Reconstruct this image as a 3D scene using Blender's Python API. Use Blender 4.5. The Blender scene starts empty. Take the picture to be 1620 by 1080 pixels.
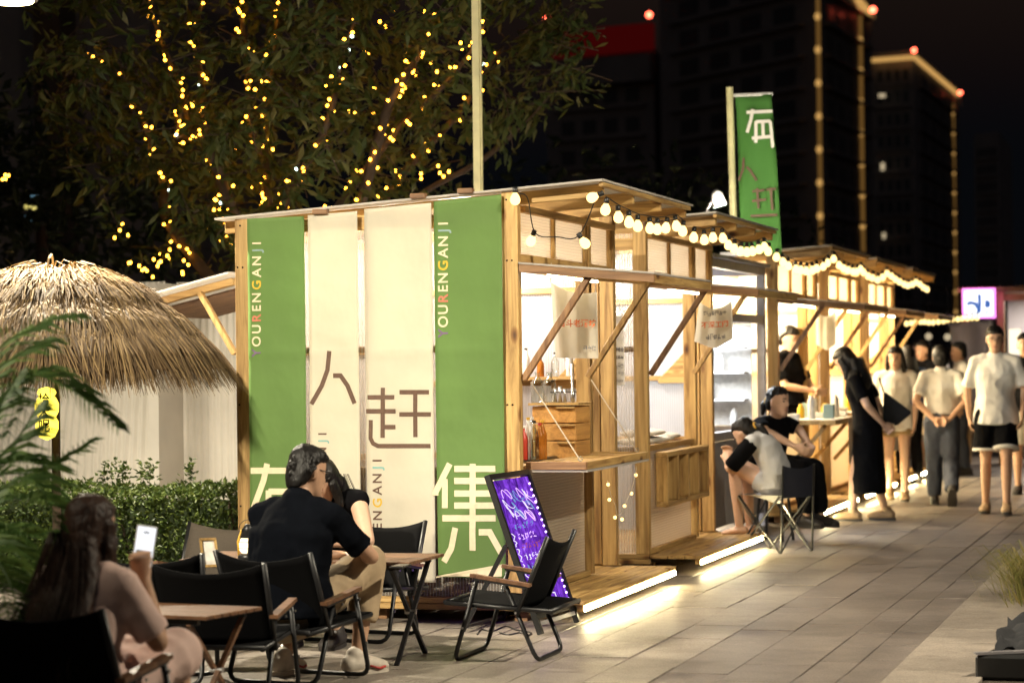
import bpy, bmesh, math, random
import numpy as np
from mathutils import Vector, Matrix, Euler, noise as mnoise
rnd = random.Random(7)
PI = math.pi
S = bpy.context.scene
COL = S.collection
# ------------------------------------------------------------------ camera
YAW, PITCH, ROLL, FPX, EYE = math.radians(16.3), .00915, .012, 3825., 1.47
fw = Vector((-math.sin(YAW)*math.cos(PITCH), math.cos(YAW)*math.cos(PITCH), math.sin(PITCH)))
r0 = Vector((math.cos(YAW), math.sin(YAW), 0)); u0 = r0.cross(fw)
RT = (r0*math.cos(ROLL) - u0*math.sin(ROLL)).normalized(); UP = RT.cross(fw).normalized()
EYEP = Vector((0, 0, EYE))
cam = bpy.data.cameras.new('camera'); camo = bpy.data.objects.new('camera', cam); COL.objects.link(camo)
m = Matrix((RT, UP, -fw)).transposed().to_4x4(); m.translation = EYEP
camo.matrix_world = m
cam.sensor_width = 36.; cam.lens = 36.*FPX/1620.; cam.clip_end = 3000.; cam.clip_start = .2
cam.dof.use_dof = True; cam.dof.focus_distance = 13.6; cam.dof.aperture_fstop = 2.5; cam.dof.aperture_blades = 0
S.camera = camo
# ------------------------------------------------------------------ world, moon, exposure
wd = bpy.data.worlds.new('World'); S.world = wd; wd.use_nodes = True
wn = wd.node_tree; bg = wn.nodes['Background']
sky = wn.nodes.new('ShaderNodeTexSky'); sky.sky_type = 'NISHITA'; sky.sun_disc = False
sky.sun_elevation = math.radians(-3); sky.sun_rotation = math.radians(180)
wn.links.new(sky.outputs[0], bg.inputs[0]); bg.inputs[1].default_value = .15
b2 = wn.nodes.new('ShaderNodeBackground'); b2.inputs[0].default_value = (.62, .74, 1., 1); b2.inputs[1].default_value = .0028   # even glow of the city sky
ads = wn.nodes.new('ShaderNodeAddShader'); wn.links.new(bg.outputs[0], ads.inputs[0]); wn.links.new(b2.outputs[0], ads.inputs[1]); wn.links.new(ads.outputs[0], wn.nodes['World Output'].inputs[0])
sl = bpy.data.lights.new('moonlight', 'SUN'); sl.energy = .006; sl.angle = math.radians(.5); sl.color = (1, .93, .85)
so = bpy.data.objects.new('moonlight', sl); so.rotation_euler = (math.radians(40), 0, math.radians(200)); COL.objects.link(so)
S.view_settings.view_transform = 'Standard'; S.view_settings.look = 'None'
S.view_settings.exposure = .15; S.view_settings.gamma = 1; S.view_settings.use_curve_mapping = False
S.render.engine = 'CYCLES'
cy = S.cycles
cy.use_denoising = True; cy.max_bounces = 6; cy.diffuse_bounces = 3; cy.glossy_bounces = 3; cy.transmission_bounces = 6
cy.transparent_max_bounces = 12; cy.caustics_reflective = False; cy.caustics_refractive = False; cy.sample_clamp_indirect = 4.
try: cy.use_light_tree = True
except Exception: pass

# ------------------------------------------------------------------ helpers
def at(x, y, ax, v):
    """Point of a real plane (x, y or z = v) that a point of the photograph (1620 x 1080) lies on."""
    d = fw + RT*((x-810)/FPX) - UP*((y-540)/FPX)
    i = 'xyz'.index(ax); t = (v-EYEP[i])/d[i]
    return EYEP + d*t

def cp(px, d):  # ground point at screen column px and distance d along the view axis
    v = fw*d+RT*((px-810)/FPX*d); return Vector((v.x, v.y, 0))

def lights_area(name, loc, tgt, power, size, color, sizey=None, spread=PI, parent=None):
    l = bpy.data.lights.new(name, 'AREA'); l.energy = power; l.color = color; l.size = size
    if sizey: l.shape = 'RECTANGLE'; l.size_y = sizey
    else: l.shape = 'DISK'
    l.spread = spread
    o = bpy.data.objects.new(name, l); o.location = loc
    o.rotation_euler = (Vector(tgt)-Vector(loc)).to_track_quat('-Z', 'Y').to_euler()
    COL.objects.link(o)
    if parent: o.parent = parent; o.matrix_parent_inverse = Matrix.Translation(-Vector(parent.location))
    return o

def tag(o, label, cat, group=None):
    o['label'] = label; o['category'] = cat
    if group: o['group'] = group
    return o

def thing(name, label, cat, loc=(0, 0, 0), rz=0, group=None):
    o = bpy.data.objects.new(name, None); o.location = loc; o.rotation_euler = (0, 0, rz); o.empty_display_size = .1
    COL.objects.link(o); return tag(o, label, cat, group)

def link(name, me, mat=None, parent=None, world=True):
    o = bpy.data.objects.new(name, me); COL.objects.link(o)
    if mat is not None and len(me.materials) == 0: me.materials.append(mat)
    if parent is not None:
        o.parent = parent
        if world and parent.type == 'EMPTY':
            o.matrix_parent_inverse = (Matrix.Translation(parent.location) @ parent.rotation_euler.to_matrix().to_4x4()).inverted()
    return o

def stuff(o): o['kind'] = 'stuff'; return o
def structure(o): o['kind'] = 'structure'; return o

class MB:
    def __init__(s): s.v = []; s.f = []; s.sm = False
    def add(s, vs, fs):
        n = len(s.v); s.v += [tuple(v) for v in vs]; s.f += [tuple(i+n for i in f) for f in fs]; return s
    def box(s, a, b):
        x0, y0, z0 = a; x1, y1, z1 = b
        return s.add([(x0,y0,z0),(x1,y0,z0),(x1,y1,z0),(x0,y1,z0),(x0,y0,z1),(x1,y0,z1),(x1,y1,z1),(x0,y1,z1)],
              [(3,2,1,0),(4,5,6,7),(0,1,5,4),(1,2,6,5),(2,3,7,6),(3,0,4,7)])
    def beam(s, p, q, w, h, up=(0, 0, 1)):
        p = Vector(p); q = Vector(q); t = (q-p).normalized(); sd = t.cross(Vector(up))
        if sd.length < 1e-4: sd = t.cross(Vector((0, 1, 0)))
        sd.normalize(); n = sd.cross(t); vs = []
        for c in (p, q):
            for a, b in ((-1,-1),(1,-1),(1,1),(-1,1)): vs.append(c+sd*a*w/2+n*b*h/2)
        return s.add(vs, [(3,2,1,0),(4,5,6,7),(0,1,5,4),(1,2,6,5),(2,3,7,6),(3,0,4,7)])
    def loft(s, rings, n=12, cap=True):
        """rings: (centre, axis a, axis b)"""
        vs = []; fs = []
        for c, a, b in rings:
            for i in range(n):
                t = 2*PI*i/n; vs.append(Vector(c)+Vector(a)*math.cos(t)+Vector(b)*math.sin(t))
        for k in range(len(rings)-1):
            for i in range(n):
                j = (i+1) % n; fs.append((k*n+i, k*n+j, (k+1)*n+j, (k+1)*n+i))
        if cap:
            fs.append(tuple(range(n-1, -1, -1))); fs.append(tuple((len(rings)-1)*n+i for i in range(n)))
        return s.add(vs, fs)
    def tube(s, pts, r, n=8, cap=True):
        pts = [Vector(p) for p in pts]; rs = r if isinstance(r, (list, tuple)) else [r]*len(pts); rings = []; sd = None
        for i, p in enumerate(pts):
            t = (pts[min(i+1, len(pts)-1)]-pts[max(i-1, 0)]).normalized()
            if sd is None:
                sd = t.cross(Vector((0, 0, 1)))
                if sd.length < .05: sd = t.cross(Vector((0, 1, 0)))
            sd = (sd - t*sd.dot(t)).normalized(); b = t.cross(sd); rings.append((p, sd*rs[i], b*rs[i]))
        return s.loft(rings, n, cap)
    def limb(s, pts, side=(1, 0, 0), n=14, f0=False, f1=False):
        """pts: (pos, r lateral, r depth); rounded ends, closed"""
        P = [Vector(p[0]) for p in pts]; rings = []
        for i, p in enumerate(pts):
            t = (P[min(i+1, len(P)-1)]-P[max(i-1, 0)]).normalized(); sd = Vector(side); sd = sd - t*sd.dot(t)
            if sd.length < .05: sd = t.cross(Vector((0, 1, 0)))
            sd.normalize(); b = t.cross(sd)
            if i == 0 and not f0:
                for q in (.97, .7, .3): 
                    k = math.sqrt(1-q*q); rings.append((P[0]-t*min(p[1], p[2])*q, sd*p[1]*k, b*p[2]*k))
            rings.append((P[i], sd*p[1], b*p[2]))
            if i == len(pts)-1 and not f1:
                for q in (.3, .7, .97):
                    k = math.sqrt(1-q*q); rings.append((P[i]+t*min(p[1], p[2])*q, sd*p[1]*k, b*p[2]*k))
        return s.loft(rings, n)
    def lathe(s, prof, c=(0, 0, 0), n=16, axis=None):
        c = Vector(c); ax = Vector(axis or (0, 0, 1)).normalized()
        sd = ax.cross(Vector((0, 1, 0)) if abs(ax.y) < .9 else Vector((1, 0, 0))).normalized(); b = ax.cross(sd)
        return s.loft([(c+ax*z, sd*max(r, 1e-4), b*max(r, 1e-4)) for r, z in prof], n)
    def sphere(s, c, r, n=10):
        r = (r, r, r) if not isinstance(r, (tuple, list)) else r; c = Vector(c)
        return s.loft([(c+Vector((0, 0, r[2]*math.sin(a))), Vector((r[0]*math.cos(a), 0, 0)), Vector((0, r[1]*math.cos(a), 0))) for a in [(-.49+i*.98/(n-1))*PI for i in range(n)]], n+4)
    def prism(s, poly, off):
        """poly: points of a flat outline, extruded by off"""
        n = len(poly); P = [Vector(p) for p in poly]; Q = [p+Vector(off) for p in P]
        return s.add(P+Q, [tuple(range(n-1, -1, -1)), tuple(range(n, 2*n))]+[(i, (i+1) % n, n+(i+1) % n, n+i) for i in range(n)])
    def mesh(s, name='m', smooth=False):
        me = bpy.data.meshes.new(name); me.from_pydata([tuple(v) for v in s.v], [], s.f)
        if smooth or s.sm: me.polygons.foreach_set('use_smooth', [True]*len(me.polygons))
        me.update(); return me
    def build(s, name, mat, parent=None, smooth=False, world=True, bevel=0):
        o = link(name, s.mesh(name, smooth), mat, parent, world)
        if bevel:
            b = o.modifiers.new('bevel', 'BEVEL'); b.width = bevel; b.segments = 1; b.limit_method = 'ANGLE'
        return o

def catmull(pts, k=6):
    P = [Vector(p) for p in pts]; P = [P[0]*2-P[1]]+P+[P[-1]*2-P[-2]]; out = []
    for i in range(1, len(P)-2):
        for j in range(k):
            t = j/k; a, b, c, d = P[i-1:i+3]
            out.append(.5*((2*b)+(c-a)*t+(2*a-5*b+4*c-d)*t*t+(3*b-a-3*c+d)*t**3))
    out.append(P[-2]); return out

# ------------------------------------------------------------------ materials
MAT = {}
def nmat(name):
    mt = bpy.data.materials.new(name); mt.use_nodes = True; nt = mt.node_tree
    MAT[name] = mt; return mt, nt, nt.nodes['Principled BSDF'], nt.nodes['Material Output']
def nd(nt, t, **kw):
    n = nt.nodes.new(t)
    for k, v in kw.items():
        if k in n.inputs: n.inputs[k].default_value = v
        else: setattr(n, k, v)
    return n
def ramp(nt, src, stops):
    r = nt.nodes.new('ShaderNodeValToRGB'); e = r.color_ramp.elements
    while len(e) < len(stops): e.new(.5)
    for i, (p, c) in enumerate(stops): e[i].position = p; e[i].color = (*c, 1) if len(c) == 3 else c
    nt.links.new(src, r.inputs[0]); return r
def mapping(nt, scale, coord='Object', rot=(0, 0, 0)):
    tc = nt.nodes.new('ShaderNodeTexCoord'); mp = nt.nodes.new('ShaderNodeMapping')
    mp.inputs['Scale'].default_value = scale; mp.inputs['Rotation'].default_value = rot
    nt.links.new(tc.outputs[coord], mp.inputs[0]); return mp
def bump(nt, src, bs, st, dist=.01):
    b = nd(nt, 'ShaderNodeBump', Strength=st, Distance=dist); nt.links.new(src, b.inputs['Height']); nt.links.new(b.outputs[0], bs.inputs['Normal']); return b

def basic(name, col, rough=.6, metal=0, var=.15, scale=30, bmp=.1, spec=.5, trans=0, sheen=0):
    mt, nt, bs, out = nmat(name); mp = mapping(nt, (scale,)*3)
    n = nd(nt, 'ShaderNodeTexNoise', Scale=1., Detail=4.); nt.links.new(mp.outputs[0], n.inputs[0])
    r = ramp(nt, n.outputs[0], [(.3, tuple(c*(1-var) for c in col)), (.7, tuple(min(1, c*(1+var)) for c in col))])
    nt.links.new(r.outputs[0], bs.inputs['Base Color']); bs.inputs['Roughness'].default_value = rough
    bs.inputs['Metallic'].default_value = metal; bs.inputs['Specular IOR Level'].default_value = spec
    if sheen: bs.inputs['Sheen Weight'].default_value = sheen
    if bmp: bump(nt, n.outputs[0], bs, bmp)
    if trans:
        tr = nd(nt, 'ShaderNodeBsdfTranslucent'); nt.links.new(r.outputs[0], tr.inputs[0]); mx = nd(nt, 'ShaderNodeMixShader'); mx.inputs[0].default_value = trans
        nt.links.new(bs.outputs[0], mx.inputs[1]); nt.links.new(tr.outputs[0], mx.inputs[2]); nt.links.new(mx.outputs[0], out.inputs[0])
    return mt

def wood(name, ax, c1=(.29, .155, .045), c2=(.58, .38, .14), knots=True, rough=.6):
    mt, nt, bs, out = nmat(name)
    sc = [26, 26, 26]; sc['xyz'.index(ax)] = 1.6; mp = mapping(nt, sc)
    oi = nd(nt, 'ShaderNodeObjectInfo'); ad = nd(nt, 'ShaderNodeVectorMath', operation='ADD')
    nt.links.new(mp.outputs[0], ad.inputs[0]); 
    mu = nd(nt, 'ShaderNodeVectorMath', operation='SCALE'); mu.inputs['Scale'].default_value = 50.
    cb = nd(nt, 'ShaderNodeCombineXYZ'); [nt.links.new(oi.outputs['Random'], cb.inputs[i]) for i in range(3)]
    nt.links.new(cb.outputs[0], mu.inputs[0]); nt.links.new(mu.outputs[0], ad.inputs[1])
    n = nd(nt, 'ShaderNodeTexNoise', Scale=1., Detail=6., Roughness=.65, Distortion=.6); nt.links.new(ad.outputs[0], n.inputs[0])
    r = ramp(nt, n.outputs[0], [(.34, tuple(c*.8 for c in c1)), (.5, tuple((a+b)/2 for a, b in zip(c1, c2))), (.64, c2)])
    last = r.outputs[0]
    if knots:
        sk = [7, 7, 7]; sk['xyz'.index(ax)] = 3.2; mk = mapping(nt, sk); a2 = nd(nt, 'ShaderNodeVectorMath', operation='ADD')
        nt.links.new(mk.outputs[0], a2.inputs[0]); nt.links.new(mu.outputs[0], a2.inputs[1])
        v = nd(nt, 'ShaderNodeTexVoronoi', Scale=1.); nt.links.new(a2.outputs[0], v.inputs[0])
        kr = ramp(nt, v.outputs['Distance'], [(.06, (.09, .04, .015)), (.13, (.55, .42, .3)), (.2, (1, 1, 1))])
        mxx = nd(nt, 'ShaderNodeMix', data_type='RGBA', blend_type='MULTIPLY'); mxx.inputs[0].default_value = 1
        nt.links.new(last, mxx.inputs[6]); nt.links.new(kr.outputs[0], mxx.inputs[7]); last = mxx.outputs[2]
    hv = nd(nt, 'ShaderNodeHueSaturation'); mr = nd(nt, 'ShaderNodeMapRange'); mr.inputs[3].default_value = .78; mr.inputs[4].default_value = 1.15
    nt.links.new(oi.outputs['Random'], mr.inputs[0]); nt.links.new(mr.outputs[0], hv.inputs['Value']); nt.links.new(last, hv.inputs['Color'])
    nt.links.new(hv.outputs[0], bs.inputs['Base Color']); bs.inputs['Roughness'].default_value = rough
    bump(nt, n.outputs[0], bs, .4, .005); return mt
for a in 'xyz': wood('pine_'+a, a)
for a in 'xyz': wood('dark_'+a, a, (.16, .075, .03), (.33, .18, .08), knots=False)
wood('walnut_x', 'x', (.10, .045, .022), (.22, .11, .055), knots=False, rough=.45)
wood('crate_y', 'y', (.45, .22, .06), (.62, .34, .1), knots=False)

def poly(name, col, ax, rib=55., clear=.35, rough=.2, tl=.35):
    """twin-wall polycarbonate: part clear, part milky, ribs along ax"""
    mt, nt, bs, out = nmat(name)
    tc = nd(nt, 'ShaderNodeTexCoord'); sp = nd(nt, 'ShaderNodeSeparateXYZ'); nt.links.new(tc.outputs['Object'], sp.inputs[0])
    # ribs repeat across the axis that is neither thickness nor ax: given by ax = repeat axis
    w = nd(nt, 'ShaderNodeMath', operation='MULTIPLY'); w.inputs[1].default_value = rib*2*PI; nt.links.new(sp.outputs['XYZ'.index(ax.upper())], w.inputs[0])
    sn = nd(nt, 'ShaderNodeMath', operation='SINE'); nt.links.new(w.outputs[0], sn.inputs[0])
    pw = ramp(nt, sn.outputs[0], [(.0, (.1,)*3), (.75, (.25,)*3), (1., (1,)*3)])
    no = nd(nt, 'ShaderNodeTexNoise', Scale=2.2, Detail=3.); nt.links.new(tc.outputs['Object'], no.inputs[0])
    bp = nd(nt, 'ShaderNodeBump', Strength=.5, Distance=.006); nt.links.new(sn.outputs[0], bp.inputs['Height'])
    bp2 = nd(nt, 'ShaderNodeBump', Strength=.25, Distance=.03); nt.links.new(no.outputs[0], bp2.inputs['Height']); nt.links.new(bp.outputs[0], bp2.inputs['Normal'])
    bs.inputs['Base Color'].default_value = (*col, 1); bs.inputs['Roughness'].default_value = rough
    nt.links.new(bp2.outputs[0], bs.inputs['Normal'])
    tr = nd(nt, 'ShaderNodeBsdfTransparent'); tr.inputs[0].default_value = (*[min(1, .55+.45*c) for c in col], 1)
    tl_ = nd(nt, 'ShaderNodeBsdfTranslucent'); tl_.inputs[0].default_value = (*col, 1)
    m1 = nd(nt, 'ShaderNodeMixShader'); m1.inputs[0].default_value = tl
    nt.links.new(bs.outputs[0], m1.inputs[1]); nt.links.new(tl_.outputs[0], m1.inputs[2])
    m2 = nd(nt, 'ShaderNodeMixShader'); sub = nd(nt, 'ShaderNodeMath', operation='MULTIPLY'); sub.inputs[1].default_value = .3
    nt.links.new(pw.outputs[0], sub.inputs[0]); su2 = nd(nt, 'ShaderNodeMath', operation='SUBTRACT'); su2.inputs[0].default_value = clear+.1
    nt.links.new(sub.outputs[0], su2.inputs[1]); su2.use_clamp = True; nt.links.new(su2.outputs[0], m2.inputs[0])
    nt.links.new(m1.outputs[0], m2.inputs[1]); nt.links.new(tr.outputs[0], m2.inputs[2]); nt.links.new(m2.outputs[0], out.inputs[0])
    return mt
poly('poly_wall_x', (.72, .68, .62), 'x', clear=.7, tl=.3)
poly('poly_front', (.74, .66, .54), 'z', clear=.22, tl=.6)
poly('poly_back', (.88, .86, .86), 'z', clear=.06, tl=.5)
poly('poly_backx', (.86, .85, .9), 'x', clear=.12, tl=.55)
poly('poly_roof', (.62, .58, .53), 'y', clear=.12, tl=.3)

def emit(name, col, st, sample=True):
    mt, nt, bs, out = nmat(name); e = nd(nt, 'ShaderNodeEmission', Strength=st); e.inputs[0].default_value = (*col, 1)
    nt.links.new(e.outputs[0], out.inputs[0])
    if not sample: mt.cycles.emission_sampling = 'NONE'
    return mt
emit('bulb', (1., .68, .25), 2.9); emit('bulb_far', (1., .68, .25), 2.6, False)
emit('fairy', (1., .42, .03), 15.); emit('fairy_white', (.75, 1., .85), 6., False)
emit('led', (1., .84, .45), 95.); emit('tube_warm', (1., .85, .6), 7.); emit('tube_cool', (.95, .95, 1.), 8.)
emit('awning_lamp', (1., .84, .52), 14.); emit('streetlamp', (1., .72, .34), 40.); emit('lantern_glow', (1., .74, .42), 3.2); emit('sign_yellow', (1., .78, .08), 2.6)
emit('red_beacon', (1., .12, .06), 9., False); emit('gold_strip', (1., .5, .12), .12, False); emit('gold_spot', (1., .55, .16), .55, False)
emit('red_band', (1., .03, .03), .03, False); emit('lit_window', (1., .8, .5), .5, False); emit('phone_screen', (.95, .96, 1.), 1.1)
emit('flood_glass', (.85, 1., .8), 6.); emit('booth_lamp', (.93, 1., .9), 2.2); emit('sign_white', (.95, .95, 1.), 2.0); emit('sign_pink', (1., .25, .85), 2.4)
emit('sign_blue', (.1, .25, .75), .6, False); emit('tent_glow', (1., .85, .6), 1.4); emit('colour_window', (.9, .75, .2), .8, False); emit('colour_window_b', (.3, .6, .8), .5, False)
emit('board_ink_a', (.75, .45, 1.), 1.3, False); emit('board_ink_b', (.25, .45, .9), .7, False); emit('board_ink_c', (.85, .75, 1.), 1.1, False); emit('board_ink_d', (.6, .12, .25), .6, False)
emit('board_led', (.62, .4, 1.), 4., False)
# glowing writing board: purple light spreading from its edge LEDs
mt, nt, bs, out = nmat('board_glow'); mp = mapping(nt, (9, 9, 7)); n = nd(nt, 'ShaderNodeTexNoise', Scale=1., Detail=6., Roughness=.65, Distortion=1.8); nt.links.new(mp.outputs[0], n.inputs[0])
rr = ramp(nt, n.outputs[0], [(.34, (.035, .01, .13)), (.48, (.15, .03, .5)), (.6, (.28, .07, .85)), (.72, (.6, .34, 1.))]); e = nd(nt, 'ShaderNodeEmission', Strength=.9); nt.links.new(rr.outputs[0], e.inputs[0]); nt.links.new(e.outputs[0], out.inputs[0])

def leafmat(name, cols, trans=.35, rough=.5):
    mt, nt, bs, out = nmat(name); g = nd(nt, 'ShaderNodeNewGeometry')
    k = len(cols); r = ramp(nt, g.outputs['Random Per Island'], [(i/(k-1) if k > 1 else 0, c) for i, c in enumerate(cols)])
    nt.links.new(r.outputs[0], bs.inputs['Base Color']); bs.inputs['Roughness'].default_value = rough
    tr = nd(nt, 'ShaderNodeBsdfTranslucent'); nt.links.new(r.outputs[0], tr.inputs[0]); mx = nd(nt, 'ShaderNodeMixShader'); mx.inputs[0].default_value = trans
    nt.links.new(bs.outputs[0], mx.inputs[1]); nt.links.new(tr.outputs[0], mx.inputs[2]); nt.links.new(mx.outputs[0], out.inputs[0]); return mt
leafmat('leaf_tree', [(.05, .08, .02), (.085, .12, .03), (.13, .15, .04), (.2, .18, .05)], .4)
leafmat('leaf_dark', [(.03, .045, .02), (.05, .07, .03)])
leafmat('leaf_hedge', [(.03, .06, .009), (.055, .09, .014), (.09, .13, .02), (.13, .17, .035)], .3)
leafmat('leaf_palm', [(.07, .14, .035), (.11, .2, .05), (.17, .26, .06)], .3)
leafmat('leaf_grass', [(.12, .13, .03), (.22, .2, .06), (.3, .24, .09)], .3)
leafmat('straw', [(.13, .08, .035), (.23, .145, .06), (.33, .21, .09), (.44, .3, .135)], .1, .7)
leafmat('straw_shaded', [(.055, .033, .014), (.105, .064, .028), (.165, .103, .045), (.27, .18, .075)], .1, .75)  # darker copy of straw: shade of the lower tiers put into the colour

basic('bark', (.09, .06, .04), .9, scale=20, bmp=.5)
basic('black_fabric', (.004, .004, .0045), .9, scale=200, bmp=.15, spec=.08)
basic('black_fabric_soft', (.014, .014, .016), .9, scale=18, bmp=.25)
basic('brown_fabric', (.07, .055, .04), .85, scale=200, bmp=.15)
basic('black_metal', (.012, .012, .013), .4, scale=50, bmp=.02)
basic('steel', (.55, .55, .55), .3, 1, scale=50, bmp=.02)
basic('grey_metal', (.33, .31, .32), .45, .3, scale=12, bmp=.03)
basic('grey_panel', (.25, .24, .25), .5, 0, scale=6, bmp=.03)
basic('black_plastic', (.012, .012, .012), .4, scale=60, bmp=.05)
basic('white_plastic', (.75, .74, .72), .4, scale=30, bmp=.02)
basic('pole_paint', (.72, .66, .36), .5, scale=8, bmp=.02)
basic('navy_fabric', (.012, .014, .028), .8, scale=150, bmp=.15)
basic('skin', (.56, .33, .21), .5, var=.06, scale=25, bmp=.03)
basic('skin_pale', (.66, .42, .29), .5, var=.06, scale=25, bmp=.03)
def hairmat(name, col):
    mt, nt, bs, out = nmat(name); mp = mapping(nt, (150, 150, 9)); n = nd(nt, 'ShaderNodeTexNoise', Scale=1., Detail=3.); nt.links.new(mp.outputs[0], n.inputs[0])
    r = ramp(nt, n.outputs[0], [(.35, tuple(c*.5 for c in col)), (.65, tuple(c*1.6 for c in col))]); nt.links.new(r.outputs[0], bs.inputs['Base Color']); bs.inputs['Roughness'].default_value = .48; bs.inputs['Specular IOR Level'].default_value = .3; bump(nt, n.outputs[0], bs, .6, .006)
hairmat('hair', (.006, .005, .0045)); hairmat('hair_brown', (.035, .016, .009))
basic('cloth_white', (.8, .77, .71), .85, var=.05, scale=14, bmp=.35)
basic('cloth_cream', (.66, .6, .5), .85, var=.05, scale=14, bmp=.35)
basic('cloth_black', (.004, .004, .005), .95, scale=14, bmp=.35, spec=.08)
basic('cloth_navy', (.003, .0038, .006), .95, scale=14, bmp=.35, spec=.05)
basic('cloth_jeans', (.04, .048, .075), .85, scale=16, bmp=.35)
basic('cloth_khaki', (.42, .31, .19), .85, var=.08, scale=14, bmp=.4)
basic('cloth_pink', (.74, .52, .45), .8, var=.06, scale=14, bmp=.4)
basic('cloth_grey', (.52, .52, .52), .85, var=.06, scale=14, bmp=.35)
basic('cloth_brown', (.3, .2, .09), .85, scale=14, bmp=.3)
basic('cloth_blue', (.1, .2, .5), .85, scale=14, bmp=.3)
basic('shoe_white', (.62, .55, .46), .6, scale=25, bmp=.15)
basic('shoe_tan', (.3, .2, .11), .6, scale=25, bmp=.15)
basic('shoe_dark', (.035, .03, .028), .6, scale=25, bmp=.1)
basic('red_paint', (.5, .05, .04), .5, scale=20, bmp=0)
basic('gold_band', (.7, .42, .05), .5, scale=20, bmp=0)
basic('lip', (.4, .13, .1), .5, scale=20, bmp=0); basic('eye_dark', (.015, .01, .01), .2, scale=20, bmp=0)
basic('bag_white', (.8, .76, .66), .8, var=.05, scale=12, bmp=.3, trans=.55)
basic('print_orange', (.75, .16, .03), .8, scale=20, bmp=0); basic('print_grey', (.2, .19, .2), .8, scale=20, bmp=0)
basic('paper', (.75, .72, .66), .7, scale=30, bmp=.02)
basic('towel', (.75, .7, .62), .9, scale=60, bmp=.3)
basic('corrugated_white', (.68, .64, .57), .65, var=.08, scale=3, bmp=.05)
basic('tower_wall', (.3, .25, .235), .8, scale=.3, bmp=0); basic('tower_dark', (.05, .05, .055), .4, scale=.3, bmp=0)
basic('soil', (.06, .045, .03), .95, scale=14, bmp=.6)
basic('curtain_white', (.62, .6, .66), .8, var=.05, scale=3, bmp=.1, trans=.3)
basic('cable', (.012, .012, .012), .5, scale=50, bmp=0); basic('cord', (.6, .52, .4), .8, scale=80, bmp=.1)
basic('ink_brown', (.12, .065, .04), .7, scale=40, bmp=0)
basic('terracotta', (.2, .09, .05), .8, scale=12, bmp=.2)
for nme, c in (('cream', (.78, .68, .46)), ('purple', (.2, .13, .23)), ('salmon', (.62, .2, .12)), ('yellow', (.72, .46, .04)), ('greyblue', (.27, .38, .37)), ('teal', (.22, .45, .42))):
    basic('print_'+nme, c, .75, var=.05, scale=40, bmp=0)
def bannermat(name, col, tr):
    mt, nt, bs, out = nmat(name); mp = mapping(nt, (3, 3, 2)); n = nd(nt, 'ShaderNodeTexNoise', Scale=1., Detail=4.); nt.links.new(mp.outputs[0], n.inputs[0])
    f = mapping(nt, (500, 500, 500)); n2 = nd(nt, 'ShaderNodeTexNoise', Scale=1., Detail=1.); nt.links.new(f.outputs[0], n2.inputs[0])
    r = ramp(nt, n.outputs[0], [(.3, tuple(c*.92 for c in col)), (.7, tuple(c*1.06 for c in col))]); nt.links.new(r.outputs[0], bs.inputs['Base Color'])
    bs.inputs['Roughness'].default_value = .8; b = bump(nt, n2.outputs[0], bs, .15, .002)
    b2 = nd(nt, 'ShaderNodeBump', Strength=.6, Distance=.04); nt.links.new(n.outputs[0], b2.inputs['Height']); nt.links.new(b2.outputs[0], b.inputs['Normal'])
    t = nd(nt, 'ShaderNodeBsdfTranslucent'); nt.links.new(r.outputs[0], t.inputs[0]); mx = nd(nt, 'ShaderNodeMixShader'); mx.inputs[0].default_value = tr
    nt.links.new(bs.outputs[0], mx.inputs[1]); nt.links.new(t.outputs[0], mx.inputs[2]); nt.links.new(mx.outputs[0], out.inputs[0])
bannermat('banner_green', (.2, .34, .1), .4); bannermat('banner_cream', (.78, .73, .6), .35); bannermat('flag_green', (.085, .26, .05), .3)
# clear glass for bottles
mt, nt, bs, out = nmat('glass'); gl = nd(nt, 'ShaderNodeBsdfGlossy', Roughness=.05); tp = nd(nt, 'ShaderNodeBsdfTransparent'); tp.inputs[0].default_value = (.9, .93, .9, 1)
mx = nd(nt, 'ShaderNodeMixShader'); lw = nd(nt, 'ShaderNodeLayerWeight', Blend=.45); nt.links.new(lw.outputs['Facing'], mx.inputs[0]); nt.links.new(tp.outputs[0], mx.inputs[1]); nt.links.new(gl.outputs[0], mx.inputs[2]); nt.links.new(mx.outputs[0], out.inputs[0])
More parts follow.
